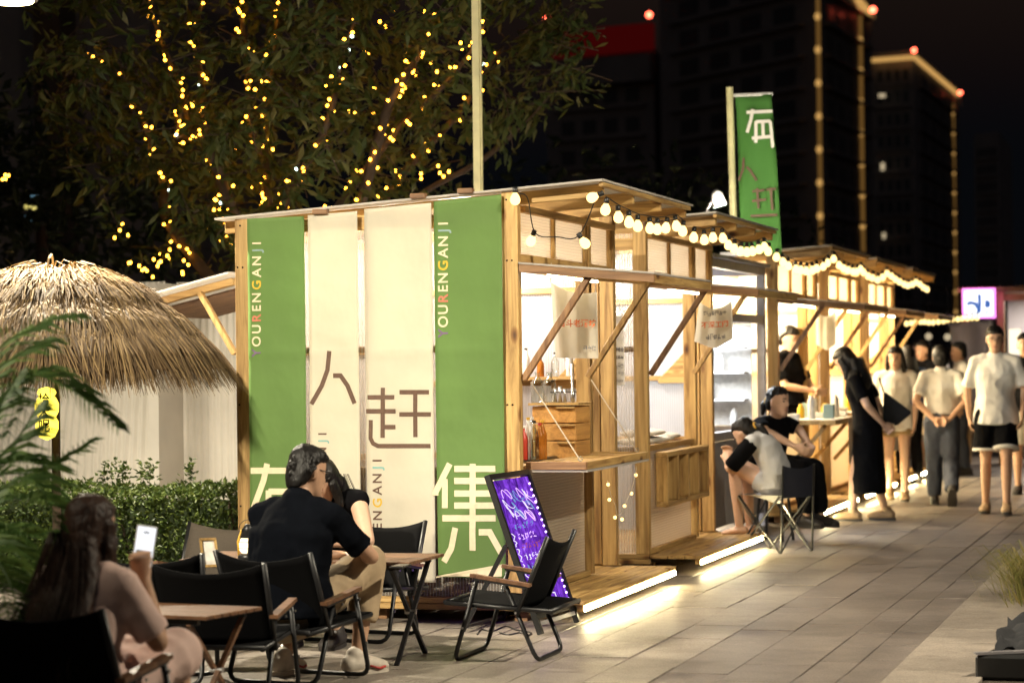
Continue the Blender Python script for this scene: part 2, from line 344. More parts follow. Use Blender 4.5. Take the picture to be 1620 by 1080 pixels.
# granite paving
def stone(name, a, b, sc=160):
    mt, nt, bs, out = nmat(name); mp = mapping(nt, (1, 1, 1)); tc = mp
    n = nd(nt, 'ShaderNodeTexNoise', Scale=float(sc), Detail=2.); nt.links.new(mp.outputs[0], n.inputs[0])
    n2 = nd(nt, 'ShaderNodeTexNoise', Scale=1.1, Detail=5.); nt.links.new(mp.outputs[0], n2.inputs[0])
    r = ramp(nt, n.outputs[0], [(.3, a), (.7, b)]); r2 = ramp(nt, n2.outputs[0], [(.3, (.62,)*3), (.7, (1.1,)*3)])
    mxx = nd(nt, 'ShaderNodeMix', data_type='RGBA', blend_type='MULTIPLY'); mxx.inputs[0].default_value = 1
    nt.links.new(r.outputs[0], mxx.inputs[6]); nt.links.new(r2.outputs[0], mxx.inputs[7])
    vo = nd(nt, 'ShaderNodeTexVoronoi', Scale=1.9); nt.links.new(mp.outputs[0], vo.inputs[0]); vr = ramp(nt, vo.outputs['Distance'], [(.018, (.45,)*3), (.03, (1,)*3)])
    m3 = nd(nt, 'ShaderNodeMix', data_type='RGBA', blend_type='MULTIPLY'); m3.inputs[0].default_value = 1; nt.links.new(mxx.outputs[2], m3.inputs[6]); nt.links.new(vr.outputs[0], m3.inputs[7]); mxx = m3
    n5 = nd(nt, 'ShaderNodeTexNoise', Scale=4.5, Detail=6., Roughness=.7); nt.links.new(mp.outputs[0], n5.inputs[0]); r5 = ramp(nt, n5.outputs[0], [(.35, (.72,)*3), (.55, (1,)*3)])
    m4 = nd(nt, 'ShaderNodeMix', data_type='RGBA', blend_type='MULTIPLY'); m4.inputs[0].default_value = 1; nt.links.new(m3.outputs[2], m4.inputs[6]); nt.links.new(r5.outputs[0], m4.inputs[7]); mxx = m4
    oi = nd(nt, 'ShaderNodeObjectInfo'); hv = nd(nt, 'ShaderNodeHueSaturation'); mr = nd(nt, 'ShaderNodeMapRange'); mr.inputs[3].default_value = .93; mr.inputs[4].default_value = 1.05
    nt.links.new(oi.outputs['Random'], mr.inputs[0]); nt.links.new(mr.outputs[0], hv.inputs['Value']); nt.links.new(mxx.outputs[2], hv.inputs['Color']); nt.links.new(hv.outputs[0], bs.inputs['Base Color'])
    bs.inputs['Roughness'].default_value = .46; bump(nt, n.outputs[0], bs, .3, .004); return mt
stone('stone_light', (.17, .14, .115), (.38, .33, .28), 110); stone('stone_dark', (.11, .09, .08), (.25, .21, .185), 110); stone('stone_kerb', (.21, .175, .145), (.42, .36, .3), 110); stone('ground', (.05, .045, .04), (.09, .08, .07), 60)

def M(n): return MAT[n]

def textmesh(s, size, bold=0., align='CENTER'):
    cu = bpy.data.curves.new('t', 'FONT'); cu.body = s; cu.size = size; cu.align_x = align; cu.align_y = 'CENTER'; cu.offset = bold*size; cu.resolution_u = 4
    o = bpy.data.objects.new('t', cu); COL.objects.link(o); bpy.context.view_layer.update()
    me = bpy.data.meshes.new_from_object(o.evaluated_get(bpy.context.evaluated_depsgraph_get()))
    bpy.data.objects.remove(o); me.materials.clear(); return me
def puttext(s, size, mat, parent, origin, right, up, bold=.0, align='CENTER', name='lettering'):
    """flat print standing 1.5 mm proud of its surface"""
    me = textmesh(s, size, bold, align); R = Vector(right).normalized(); U = Vector(up).normalized(); N = R.cross(U)
    Mx = Matrix((R, U, N)).transposed().to_4x4(); Mx.translation = Vector(origin)+N*.0015; me.transform(Mx)
    return link(name, me, mat, parent)

def scribble(par, c, w, h, n, mat):
    """a line of print too blurred in the photograph to read"""
    mb = MB(); r = random.Random(int(c.x*1000)); c = Vector(c)
    for i in range(n):
        x = c.x-w/2+w*(i+.1)/n; ww = w/n*.8
        for k in range(5):
            if k % 2: a = r.random()*h-h/2; p, q = Vector((x, c.y, c.z+a)), Vector((x+ww, c.y, c.z+a))
            else: a = r.random()*ww; p, q = Vector((x+a, c.y, c.z-h/2*r.random())), Vector((x+a, c.y, c.z+h/2*r.random()))
            mb.beam(p, q, h*.11, .001, (0, 1, 0))
    return mb.build('printed_line', M(mat), par)

# ------------------------------------------------------------------ ground and paving
g = MB(); g.add([(-400, -40, -.06), (400, -40, -.06), (400, 900, -.06), (-400, 900, -.06)], [(0, 1, 2, 3)])
structure(g.build('ground', M('ground')))
pv = bpy.data.objects.new('pavement', MB().add([(-12, 2, -.009), (-1.5, 2, -.009), (-1.5, 60, -.009), (-12, 60, -.009)], [(0, 1, 2, 3)]).mesh('pavement')); COL.objects.link(pv)
pv.data.materials.append(M('stone_dark')); structure(pv)
cands = []; rest = {'stone_light': MB(), 'stone_dark': MB()}
X = -1.497; wi = 0; widths = [.2, .2, .34, .3, .3, .34, .3, .3]
def slab(mb, x0, x1, y0, y1, dz):
    e = .0015; b = .003
    mb.add([(x0+e, y0+e, -.05), (x1-e, y0+e, -.05), (x1-e, y1-e, -.05), (x0+e, y1-e, -.05), (x0+e, y0+e, dz-b), (x1-e, y0+e, dz-b), (x1-e, y1-e, dz-b), (x0+e, y1-e, dz-b),
            (x0+e+b, y0+e+b, dz), (x1-e-b, y0+e+b, dz), (x1-e-b, y1-e-b, dz), (x0+e+b, y1-e-b, dz)],
           [(0,1,5,4),(1,2,6,5),(2,3,7,6),(3,0,4,7),(4,5,9,8),(5,6,10,9),(6,7,11,10),(7,4,8,11),(8,9,10,11)])
def inview(p):
    d = Vector(p)-EYEP; z = d.dot(fw); return z > 1 and abs(d.dot(RT))/z*FPX < 830 and -30 < 540-d.dot(UP)/z*FPX < 1100, z
while X > -9:
    w = widths[wi % 8]; wi += 1; Yp = 3+rnd.random()*.6; L = .62
    while Yp < 52:
        mat = 'stone_dark' if X > -2.45 else 'stone_light'; dz = rnd.uniform(-.003, .003)
        vis, z = inview((X-w/2, Yp+L/2, 0))
        under = (-5.6 < X-w/2 < -3.6 and Yp > 13.2)
        cands.append((0 if vis and not under and X > -5.2 else 1, z, X-w, X, Yp, Yp+L, dz, mat)); Yp += L
    X -= w
cands.sort(key=lambda c: (c[0], c[1]))
for i, (a, z, x0, x1, y0, y1, dz, mat) in enumerate(cands):
    if i < 296 and a == 0: mb = MB(); slab(mb, x0, x1, y0, y1, dz); mb.build('paver', M(mat), pv)
    else: slab(rest[mat], x0, x1, y0, y1, dz)
for k, mb in rest.items(): stuff(mb.build('paver_field', M(k), pv))
kb = bpy.data.objects.new('kerb', MB().box((-1.49, 3, -.05), (-1.06, 60, -.012)).mesh('kerb')); COL.objects.link(kb); kb.data.materials.append(M('soil')); structure(kb)
for i in range(50):
    mb = MB(); slab(mb, -1.493, -1.06, 3+i*.6, 3.6+i*.6, .012); mb.build('kerb_stone', M('stone_kerb'), kb)
structure(MB().box((-1.055, 3, -.05), (6, 60, -.006)).build('planting_bed', M('soil')))
structure(MB().box((-40, 13.9, -.05), (-5.62, 60, -.008)).build('soil_bed', M('soil')))

# ------------------------------------------------------------------ market stalls
XB, XF, XE, XD = -5.553, -3.82, -3.31, -3.45      # back, front post face, eave, deck edge
def zr(x): return 2.335+.0655*(x+5.666)
def stall(Y0, label, detail=2, L=2.4, win=1.6, light='tube_cool', power=22, near_sheet=True, rise=0):
    t = thing('market_stall', label, 'stall', (XB, Y0, 0), group='wooden market stalls in a row')
    Y1 = Y0+L; P = lambda mb, n, mat, par=t, bv=.003: mb.build(n, M(mat), par, bevel=bv if detail > 1 else 0)
    # floor frame, feet, deck
    for y in (Y0, Y1-.05): P(MB().box((XB, y, .066), (XF, y+.05, .1)), 'floor_beam', 'pine_x'); P(MB().box((XB, y-.004, .102), (XF, y+.05, .136)), 'floor_beam', 'pine_x')
    P(MB().box((XB, Y0+.052, .066), (XB+.05, Y1-.052, .13)), 'floor_beam', 'pine_y')
    for x in (XB+.1, -4.7, XD-.4):
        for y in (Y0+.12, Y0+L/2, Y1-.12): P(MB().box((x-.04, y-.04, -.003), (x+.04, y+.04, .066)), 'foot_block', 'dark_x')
    x = XD; 
    while x > XB+.06:
        P(MB().box((x-.117, Y0+.054, .104), (x-.003, Y1-.054, .126)) if x-.117 < XF-.1 else MB().box((x-.117, Y0, .104), (x-.003, Y1, .126)), 'deck_board', 'pine_y'); x -= .12
    P(MB().box((XD-.05, Y0+.01, .066), (XD-.012, Y1-.01, .102)), 'deck_edge_beam', 'pine_y')
    MB().box((XD-.011, Y0+.02, .068), (XD-.002, Y1-.02, .096)).build('led_strip', M('led'), t)
    # posts
    po = lambda x, y, z0=.137, dx=.094, dy=.07: P(MB().box((x, y, z0), (x+dx, y+dy, zr(x+dx/2)-.006)), 'post', 'pine_z')
    po(XB, Y0); po(XB, Y1-.07); po(XF-.094, Y0); po(XF-.094, Y1-.15); po(XF-.094, Y0+win+.02, dy=.06); po(XF-.2, Y1-.072, dx=.08)
    # roof: rafters, sheet
    nr = 4
    for i in range(nr):
        y = Y0+.09+i*(L-.2)/(nr-1); x0, x1 = XB-.1, XE-.03
        P(MB().prism([(x0, y, zr(x0)-.075), (x1, y, zr(x1)-.075), (x1, y, zr(x1)-.004), (x0, y, zr(x0)-.004)], (0, .042, 0)), 'rafter', 'pine_x')
    for xa in (XB+.12, -4.65, XF-.03): P(MB().box((xa, Y0+.134, zr(xa)-.118), (xa+.04, Y1-.11, zr(xa)-.078)), 'purlin', 'pine_y')
    mb = MB()
    for k in range(2): 
        ya, yb = Y0-.03+k*(L+.04)/2, Y0-.03+(k+1)*(L+.04)/2-.006
        MB().prism([(XB-.115, ya, zr(XB-.115)+.001), (XE, ya, zr(XE)+.001), (XE, ya, zr(XE)+.013), (XB-.115, ya, zr(XB-.115)+.013)], (0, yb-ya, 0)).build('roof_sheet', M('poly_roof'), t)
    P(MB().prism([(XE-.03, Y0, zr(XE)-.03), (XE-.004, Y0, zr(XE)-.03), (XE-.004, Y0, zr(XE)-.004), (XE-.03, Y0, zr(XE)-.004)], (0, L-.05, 0)), 'eave_batten', 'pine_y')
    # front upper panels
    za, zb = 2.1, zr(XF)-.1
    P(MB().box((XF-.08, Y0+.072, za-.07), (XF-.02, Y1-.152, za)), 'lintel', 'pine_y')
    ys = [Y0+.075, Y0+L*.36, Y0+win+.02, Y1-.155]
    for i in range(3):
        MB().box((XF-.045, ys[i]+.02, za+.002), (XF-.037, ys[i+1]-.02, zb+.03)).build('upper_panel', M('poly_front'), t)
        P(MB().box((XF-.065, ys[i+1]-.018, za+.001), (XF-.015, ys[i+1]+.018, zb+.02)), 'stud', 'pine_z')
    # lower front panel with sill
    MB().box((XF-.05, Y0+.075, .137), (XF-.042, Y0+win-.01, .84)).build('lower_panel', M('poly_front'), t)
    P(MB().box((XF-.09, Y0+.072, .845), (XF-.02, Y0+win+.018, .885)), 'sill', 'pine_y')
    P(MB().box((XF-.07, Y0+.072, .128), (XF-.01, Y0+win+.018, .16)), 'sill', 'pine_y')
    # side and back walls
    if near_sheet:
        for i, (xa, xb_) in enumerate(((XB+.096, -4.72), (-4.714, XF-.097))):
            MB().box((xa, Y0+.03, .138), (xb_, Y0+.038, zr(xa)-.03)).build('wall_sheet', M('poly_wall_x'), t)
        for z in (.86, 1.56): P(MB().box((XB+.096, Y0+.04, z-.02), (XF-.096, Y0+.075, z+.02)), 'rail', 'pine_x')
        P(MB().box((-4.76, Y0+.041, .14), (-4.7, Y0+.08, zr(-4.7)-.08)), 'stud', 'pine_z')
        P(MB().box((XB+.096, Y0+.02, zr(XB)-.09), (XF-.096, Y0+.028, zr(XB)-.01)), 'top_plate', 'pine_x')
    MB().box((XB+.096, Y1-.035, .138), (XF-.21, Y1-.028, zr(XB)-.01)).build('wall_sheet', M('poly_backx'), t)
    for z in (.86, 1.34, 1.95): P(MB().box((XB+.096, Y1-.075, z-.02), (XF-.202, Y1-.037, z+.02)), 'rail', 'pine_x')
    P(MB().prism([(XF-.2, Y1-.08, 1.3), (XF-.45, Y1-.08, 1.3), (XF-.45, Y1-.08, 1.33), (XF-.2, Y1-.08, 1.58)], (0, .02, 0)), 'gusset', 'pine_x')
    MB().box((XB+.03, Y0+.075, .138), (XB+.037, Y1-.075, zr(XB)-.01)).build('wall_sheet', M('poly_back'), t)
    for z in (.86, 1.56): P(MB().box((XB+.039, Y0+.075, z-.02), (XB+.07, Y1-.075, z+.02)), 'rail', 'pine_y')
    # awning on struts
    aw = MB().box((XF, Y0+.03, 1.99), (XF+.03, Y0+win, 2.03)).build('awning', M('pine_y'), t)
    xa, xo = XF+.005, XF+.79; zo = lambda x: 2.035-.075*(x-XF)/.79
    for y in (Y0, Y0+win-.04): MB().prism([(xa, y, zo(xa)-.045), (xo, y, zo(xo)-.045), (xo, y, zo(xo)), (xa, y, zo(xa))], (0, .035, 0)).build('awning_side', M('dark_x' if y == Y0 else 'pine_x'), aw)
    MB().prism([(xo-.03, Y0+.036, zo(xo)-.045), (xo, Y0+.036, zo(xo)-.045), (xo, Y0+.036, zo(xo)-.002), (xo-.03, Y0+.036, zo(xo)-.002)], (0, win-.08, 0)).build('awning_edge', M('pine_y'), aw)
    MB().prism([(xa, Y0-.01, zo(xa)+.002), (xo+.008, Y0-.01, zo(xo)+.002), (xo+.008, Y0-.01, zo(xo)+.012), (xa, Y0-.01, zo(xa)+.012)], (0, win+.02, 0)).build('awning_sheet', M('poly_roof'), aw)
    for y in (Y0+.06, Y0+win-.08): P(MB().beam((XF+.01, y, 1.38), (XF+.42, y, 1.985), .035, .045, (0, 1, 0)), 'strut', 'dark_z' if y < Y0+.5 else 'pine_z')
    # ceiling lamp tubes inside
    MB().tube([(XF+.12, Y0+.2, 1.972), (XF+.12, Y0+win-.25, 1.972)], .009, 8).build('awning_tube', M('awning_lamp'), t)
    for y in (Y0+.55, Y1-.55):
        tb = MB().tube([(-4.75, y-.28, 2.17), (-4.75, y+.28, 2.17)], .014, 8).build('lamp_tube', M(light), t)
    c = (1., .9, .74) if light == 'tube_cool' else (1., .8, .48)
    for y in (Y0+.55, Y1-.55):
        l = bpy.data.lights.new('stall_light', 'POINT'); l.energy = power*.5; l.color = c; l.shadow_soft_size = .1
        lo = bpy.data.objects.new('stall_light', l); lo.location = (-4.75, y, 2.12); COL.objects.link(lo); lo.parent = t; lo.matrix_parent_inverse = Matrix.Translation(-Vector(t.location))
    return t

st1 = stall(13.2, 'nearest stall, its end wall hung with green and cream banners', 2, power=170)
st2 = stall(16.4, 'second stall from the banner wall, slotted flap and folded towels at its window', 2, power=200)
st3 = stall(21.6, 'middle stall just beyond the grey glass booth, vendor inside', 1, power=680, light='tube_warm')
st4 = stall(24.55, 'stall behind the woman in the long black dress', 1, power=750, light='tube_warm')
st5 = stall(27.5, 'stall near the far end of the row', 1, power=750, light='tube_warm')

# counter leaf of the first stall, with cords
t = thing('drop_counter', 'pine counter leaf hung on cords below the window of the nearest stall', 'counter', (XF, 14.1, .87))
zc = .862
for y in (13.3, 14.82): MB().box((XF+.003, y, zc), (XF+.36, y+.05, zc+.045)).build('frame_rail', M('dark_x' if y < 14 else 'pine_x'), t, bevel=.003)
MB().box((XF+.31, 13.352, zc), (XF+.359, 14.818, zc+.044)).build('frame_rail', M('pine_y'), t, bevel=.003)
for i in range(3): MB().box((XF+.005+i*.1, 13.352, zc+.012), (XF+.1+i*.1, 14.818, zc+.036)).build('counter_board', M('pine_y'), t)
MB().box((XF+.005, 13.31, zc-.014), (XF+.365, 14.86, zc-.001)).build('underside_sheet', M('poly_roof'), t)
for y in (13.4, 14.8):
    MB().tube([(XF+.3, y, zc+.05), (XF+.01, y, zc+.5)], .004, 5).build('cord', M('cord'), t)
    MB().tube([(XF+.3+.013*math.cos(a), y, zc+.058+.013*math.sin(a)) for a in np.linspace(0, 2*PI, 9)], .003, 5).build('eye_ring', M('steel'), t)

# the flap of the second stall: a shallow frame with open slots
t = thing('slotted_flap', 'folded down pine flap with upright slots under the second stall window', 'flap', (XF, 17.6, .6))
y0, y1, z0, z1 = 16.62, 18.05, .45, .83
for z in (z0, z1-.03): MB().box((XF+.004, y0, z), (XF+.09, y1, z+.035)).build('frame_rail', M('pine_y'), t, bevel=.003)
for i in range(5): y = y0+i*(y1-y0-.04)/4; MB().box((XF+.004, y, z0+.036), (XF+.088, y+.04, z1-.031)).build('slat', M('pine_z'), t, bevel=.003)
MB().box((XF-.012, y0+.02, z0), (XF+.003, y1-.02, z1)).build('backing', M('poly_front'), t)
for i, (y, z, w) in enumerate(((16.75, .89, .4), (17.2, .89, .38), (16.9, .945, .4), (17.5, .905, .3))):
    mb = MB(); mb.limb([((XF-.2, y, z+.012), .13, .026), ((XF-.2, y+w, z+.012), .13, .026)], (1, 0, 0)); o = mb.build('folded_towel', M('towel'), None, True)
    tag(o, ['folded white towel at the near end of the second stall sill', 'folded white towel in the middle of the second stall sill', 'white towel laid on top of the other towels on the sill', 'small white towel at the far end of the towel row'][i], 'towel', 'folded towels on the second stall sill')

gl_ = ['white', 'cream', 'pale blue', 'amber']
for k, (Y0, lb) in enumerate(((21.7, 'broad white topped counter of the middle stall, crowded with goods'), (24.65, 'counter leaf of the stall behind the black dress'))):
    t = thing('stall_counter', lb, 'counter', (XF, Y0+.7, .9))
    MB().box((XF+.003, Y0, .885), (XF+.5, Y0+1.5, .925)).build('board', M('pine_y'), t, bevel=.003); MB().box((XF+.01, Y0+.01, .926), (XF+.49, Y0+1.49, .932)).build('white_cover', M('cloth_white'), t)
    for y in (Y0+.1, Y0+1.4): MB().beam((XF+.01, y, .45), (XF+.4, y, .88), .035, .035, (0, 1, 0)).build('strut', M('pine_z'), t)
    sheetmesh0 = [(XF+.502+.012*math.sin(i*1.9), Y0+.75+i*.05, .92-.42*j) for j in range(2) for i in range(13)]
    MB().add(sheetmesh0, [(i, i+1, i+14, i+13) for i in range(12)]).build('hanging_cloth', M('cloth_white'), t, True)
    for i in range(10):
        y = Y0+.12+i*.13; x = XF+.1+.14*(i % 3); h = .05+.04*((i*7) % 4)
        m_ = ('white_plastic', 'paper', 'print_greyblue', 'amber' if 'amber' in MAT else 'print_yellow')[i % 4]
        if i % 2: mb = MB().lathe([(.03, 0), (.034, .01), (.034, h), (.02, h+.02), (.02, h+.04)], (x, y, .933), 12); o = mb.build('goods_jar', M(m_), None, True); tag(o, gl_[i % 4]+' jar number on the '+('middle' if k == 0 else 'fourth')+' stall counter', 'jar')
        else: o = MB().box((x-.05, y-.045, .933), (x+.05, y+.045, .933+h)).build('goods_box', M(m_), None, bevel=.006); tag(o, '', 'box')
        o['label'] = ('', 'nearest ', 'second nearest ', 'third ', 'fourth ', 'fifth ', 'sixth ', 'seventh ', 'eighth ', 'ninth ', 'farthest ')[i+1]+gl_[i % 4]+(' jar' if i % 2 else ' box')+' in the goods on the '+('middle stall' if k == 0 else 'stall behind the black dress')+' counter'
        o['group'] = 'small goods on the stall counters'

# ------------------------------------------------------------------ banners on the end wall
YB = 13.186
def wave(x, z):
    return -.010+.006*math.sin(x*13+z*2.2)*(2.5-z)/2.2+.007*mnoise.noise((x*5, z*2.2, 1.7))+.004*mnoise.noise((x*3+z*6, z*7, 3.1))-(.004*math.exp(-((z-1.55)/.02)**2))
def banner(x0, x1, ytop, ybot, mat, label, name='hanging_banner'):
    a, b = at(x0, ytop[0], 'y', YB), at(x1, ytop[1], 'y', YB); c = at(x0, ybot, 'y', YB)
    t = thing(name, label, 'banner', (a.x, YB, c.z), group='banners on the end wall of the nearest stall')
    nx, nz = 16, 90; vs = []; fs = []
    for j in range(nz+1):
        for i in range(nx+1):
            u = i/nx; v = j/nz; x = a.x+(b.x-a.x)*u; zt = a.z+(b.z-a.z)*u; z = c.z+(zt-c.z)*v
            yy = YB+wave(x, z)
            vs.append((x, yy, z))
    for j in range(nz):
        for i in range(nx): fs.append((j*(nx+1)+i, j*(nx+1)+i+1, (j+1)*(nx+1)+i+1, (j+1)*(nx+1)+i))
    o = MB().add(vs, fs).build('cloth', M(mat), t, True)
    sm = o.modifiers.new('thick', 'SOLIDIFY'); sm.thickness = .002; sm.offset = 1
    return t
for x, y in ((505, 334), (660, 309), (735, 301)):
    p_ = at(x, y, 'y', 13.15); MB().box((p_.x-.045, 13.15, p_.z-.018), (p_.x+.045, 13.2, p_.z+.012)).build('clamp_block', M('dark_x'), st1, bevel=.003)
for x, y in ((380, 357), (376, 423), (384, 423), (801, 316), (802, 412), (810, 412), (379, 640), (803, 640), (811, 640), (381, 800), (804, 800)):
    p_ = at(x, y, 'y', 13.2); MB().lathe([(.0055, -.001), (.0055, .002)], (p_.x, 13.199, p_.z), 8, (0, -1, 0)).build('screw_hole', M('eye_dark'), st1)
g1 = banner(392, 482, (346, 342), 918, 'banner_green', 'green banner beside the left corner post, mostly behind the seated man')
c1 = banner(488, 566, (341, 334), 919, 'banner_cream', 'narrow cream banner with a dark brown figure of two strokes')
c2 = banner(577, 683, (331, 321), 919, 'banner_cream', 'wider cream banner with a large dark brown character')
g2 = banner(687, 794, (319, 308), 912, 'banner_green', 'green banner beside the right corner post with a large cream character')
PY = YB
NSTR = [0]
def stroke(par, pts, w, mat, name='character_stroke'):
    """a flat printed stroke given by its centre line in the wall plane"""
    NSTR[0] += 1; lift = .0035+.0005*(NSTR[0] % 6); P = [at(x, y, 'y', PY) for x, y in pts]; w = w/278.
    Q = []
    for p, q in zip(P, P[1:]):
        k = max(1, int((q-p).length/.02)); Q += [p+(q-p)*(m_/k) for m_ in range(k)]
    P = Q+[P[-1]]
    L, R = [], []
    for i, p in enumerate(P):
        d1 = (P[i]-P[i-1]).normalized() if i else (P[1]-P[0]).normalized(); d2 = (P[i+1]-P[i]).normalized() if i < len(P)-1 else d1
        n1 = Vector((-d1.z, 0, d1.x)); n2 = Vector((-d2.z, 0, d2.x)); n = (n1+n2).normalized(); k = min(1.8, 1/max(.3, n.dot(n1)))
        L.append(p+n*k*w/2); R.append(p-n*k*w/2)
    mb = MB(); n = len(P); F = L+R; F = [Vector((v.x, YB+wave(v.x, v.z)-lift, v.z)) for v in F]; vs = [tuple(v) for v in F]+[(v.x, v.y+.0003, v.z) for v in F]
    fs = []
    for i in range(n-1): fs += [(i, i+1, n+i+1, n+i), (2*n+i, 3*n+i, 3*n+i+1, 2*n+i+1)]
    mb.add(vs, fs); mb.build(name, M(mat), par)
CR = 'print_cream'
for pts in ([(690, 783), (690, 778), (713, 733)], [(705, 757), (705, 803)], [(720, 741), (785, 741)], [(749, 733), (749, 870)], [(720, 760), (783, 760)], [(720, 780), (783, 780)], [(720, 799), (783, 799)], [(701, 819), (785, 819)], [(703, 888), (715, 867), (722, 834)], [(759, 841), (776, 841), (794, 874)]): stroke(g2, pts, 10, CR)
stroke(g2, [(691, 912), (796, 893)], 3, CR); 
def poly2(par, pts, mat):
    P = [at(x, y, 'y', PY) for x, y in pts]; bm = bmesh.new(); bm.faces.new([bm.verts.new(p) for p in P]); bmesh.ops.subdivide_edges(bm, edges=bm.edges[:], cuts=12, use_grid_fill=True); bmesh.ops.triangulate(bm, faces=bm.faces[:]); bmesh.ops.subdivide_edges(bm, edges=bm.edges[:], cuts=2, use_grid_fill=True)
    for v in bm.verts: v.co.y = YB+wave(v.co.x, v.co.z)-.003
    me = bpy.data.meshes.new('print_patch'); bm.to_mesh(me); bm.free(); link('print_patch', me, M(mat), par)
poly2(g2, [(690, 911.5), (795, 911), (795, 893)], CR)
poly2(g1, [(394, 917), (480, 917), (480, 870), (420, 848), (394, 856)], CR)
for pts in ([(398, 744), (478, 744)], [(424, 733), (418, 760), (402, 805)], [(426, 775), (426, 840)], [(426, 777), (466, 777), (466, 838)], [(420, 800), (470, 800)], [(414, 825), (474, 825)]): stroke(g1, pts, 10, CR)
BR = 'ink_brown'
for pts in ([(522, 555), (519, 585), (510, 610), (494, 639)], [(528, 594), (540, 594), (551, 610), (562, 638)]): stroke(c1, pts, 7.5, BR)
for pts in ([(583, 628), (625, 628)], [(607, 613), (607, 692)], [(581, 650), (627, 650)], [(609, 675), (627, 675)], [(588, 664), (588, 693), (592, 701), (600, 705), (682, 705)], [(633, 620), (680, 620)], [(658, 620), (658, 691)], [(633, 655), (683, 655)]): stroke(c2, pts, 7, BR)
ADV = [.60, .78, .70, .62, .56, .74, .78, .70, .74, .54, .3]
CUM = [(sum(ADV[:i])+ADV[i]/2-ADV[0]/2) for i in range(11)]; CUM = [c/CUM[-1] for c in CUM]
def vlabel(par, x, ys, size, dark, y_skip=None):
    cols = dict(zip(range(11), ['purple', 'cream', 'cream', 'salmon', 'cream', 'cream', 'yellow', 'cream', 'cream', 'greyblue', 'cream']))
    for i, ch in enumerate('YOURENGANJI'):
        if i < (y_skip or 0): continue
        c = cols[i]; mt_ = 'print_'+c if not (dark and c == 'cream') else BR
        if dark and c == 'greyblue': mt_ = 'print_teal'
        yy = ys[0]+(ys[1]-ys[0])*CUM[i]
        o = puttext(ch, size, M(mt_), par, at(x, yy, 'y', PY), (0, 0, 1), (-1, 0, 0), bold=.016)
        for v in o.data.vertices: v.co.y = YB+wave(v.co.x, v.co.z)-.004
vlabel(g1, 408, (558, 385), .078, False); vlabel(g2, 703, (527, 354), .083, False)
vlabel(c1, 512, (860, 686), .072, True); vlabel(c2, 599, (903, 728), .078, True)

# ------------------------------------------------------------------ festoon strings
BULB = MB().lathe([(.004, .006), (.012, .002), (.015, -.004), (.024, -.017), (.0295, -.033), (.029, -.047), (.022, -.06), (.011, -.067), (.003, -.069)], n=14).mesh('bulb', True); BULB.materials.append(M('bulb'))
SOCK = MB().lathe([(.004, .036), (.0145, .034), (.016, .004), (.013, .002)], n=10).mesh('socket', True); SOCK.materials.append(M('black_plastic'))
BULBF = BULB.copy(); BULBF.materials.clear(); BULBF.materials.append(M('bulb_far'))
def festoon(label, pts, drops=None, far=False, tilt=None):
    t = thing('festoon_string', label, 'string lights', pts[0], group='festoon lights along the stall eaves')
    top = [Vector(p)+Vector((0, 0, .075)) for p in pts]
    MB().tube(catmull(top, 4) if len(top) > 2 else top, .0035, 5).build('wire', M('cable'), t)
    for i, p in enumerate(pts):
        o = link('bulb', BULBF if far else BULB, None, t); o.location = Vector(p)+Vector((0, 0, .035))
        rx, ry = (tilt or {}).get(i, (rnd.uniform(-.15, .15), rnd.uniform(-.15, .15))); o.rotation_euler = (rx, ry, 0)
        s = link('socket', SOCK, None, o)
    return t
XS = -3.335
fp = lambda L, X=XS: [at(x, y, 'x', X) for x, y in L]
a = [at(815, 314, 'y', 13.16), at(843, 381, 'y', 13.5), at(920, 385, 'y', 13.35), at(946, 317, 'y', 13.2)]
# first loop: bulbs hang on long wires between the post and the eave
t = thing('festoon_string', 'loose loop of four bulbs at the corner post above the nearest window', 'string lights', a[0], group='festoon lights along the stall eaves')
wp = [a[0]+Vector((.02, 0, .03)), a[0]+Vector((.06, .05, .0)), a[1]+Vector((.015, 0, .045)), (a[1]+a[2])/2+Vector((0, 0, .03)), a[2]+Vector((-.015, 0, .045)), a[3]+Vector((-.01, 0, .02)), a[3]+Vector((.0, 0, .05))]
MB().tube(catmull(wp, 5), .0035, 5).build('wire', M('cable'), t)
for i, p in enumerate(a):
    o = link('bulb', BULB, None, t); o.location = p+Vector((0, 0, .03)); o.rotation_euler = ((0, 0, 0), (.3, .45, 0), (.3, -.55, 0), (0, 1.2, 0))[i]; link('socket', SOCK, None, o)
S1 = [(959, 332), (978, 344), (995, 352), (1009, 358), (1028, 361.5), (1040, 363), (1054.6, 361), (1069, 358), (1081, 366)]
S2 = [(1098, 376), (1114, 380), (1128, 376), (1143, 377), (1152.6, 388), (1162, 394), (1172.6, 398), (1181.5, 399), (1190, 398), (1200, 395), (1209, 391), (1216, 398)]
S3 = [(1229, 407), (1238, 415), (1247, 421), (1259, 426), (1267, 428), (1276, 429), (1285, 428), (1292, 425), (1303, 422), (1310, 416), (1319, 410), (1327, 420), (1335, 425), (1342, 428), (1349, 430), (1356, 430), (1362, 426)]
S4 = [(1366, 431), (1373, 437), (1381, 440), (1389, 443), (1396, 439), (1403, 433), (1410, 437), (1416, 442), (1423, 446), (1430, 450), (1437, 452), (1443, 450), (1449, 447), (1455, 450), (1461, 455), (1467, 458)]
S5 = [(1434, 512), (1441, 511), (1448, 510), (1456, 509), (1463, 509), (1470, 510), (1477, 510), (1484, 509), (1492, 508), (1499, 506), (1507, 505), (1515, 505), (1522, 504), (1530, 504), (1538, 503), (1546, 503)]
festoon('festoon string under the eave of the nearest stall', fp(S1))
festoon('festoon string under the eave of the second stall', fp(S2))
festoon('long festoon string sagging from the booth to the middle stall', fp(S3))
festoon('festoon string on the far stalls, blurred into a wavy line', fp(S4), far=True)
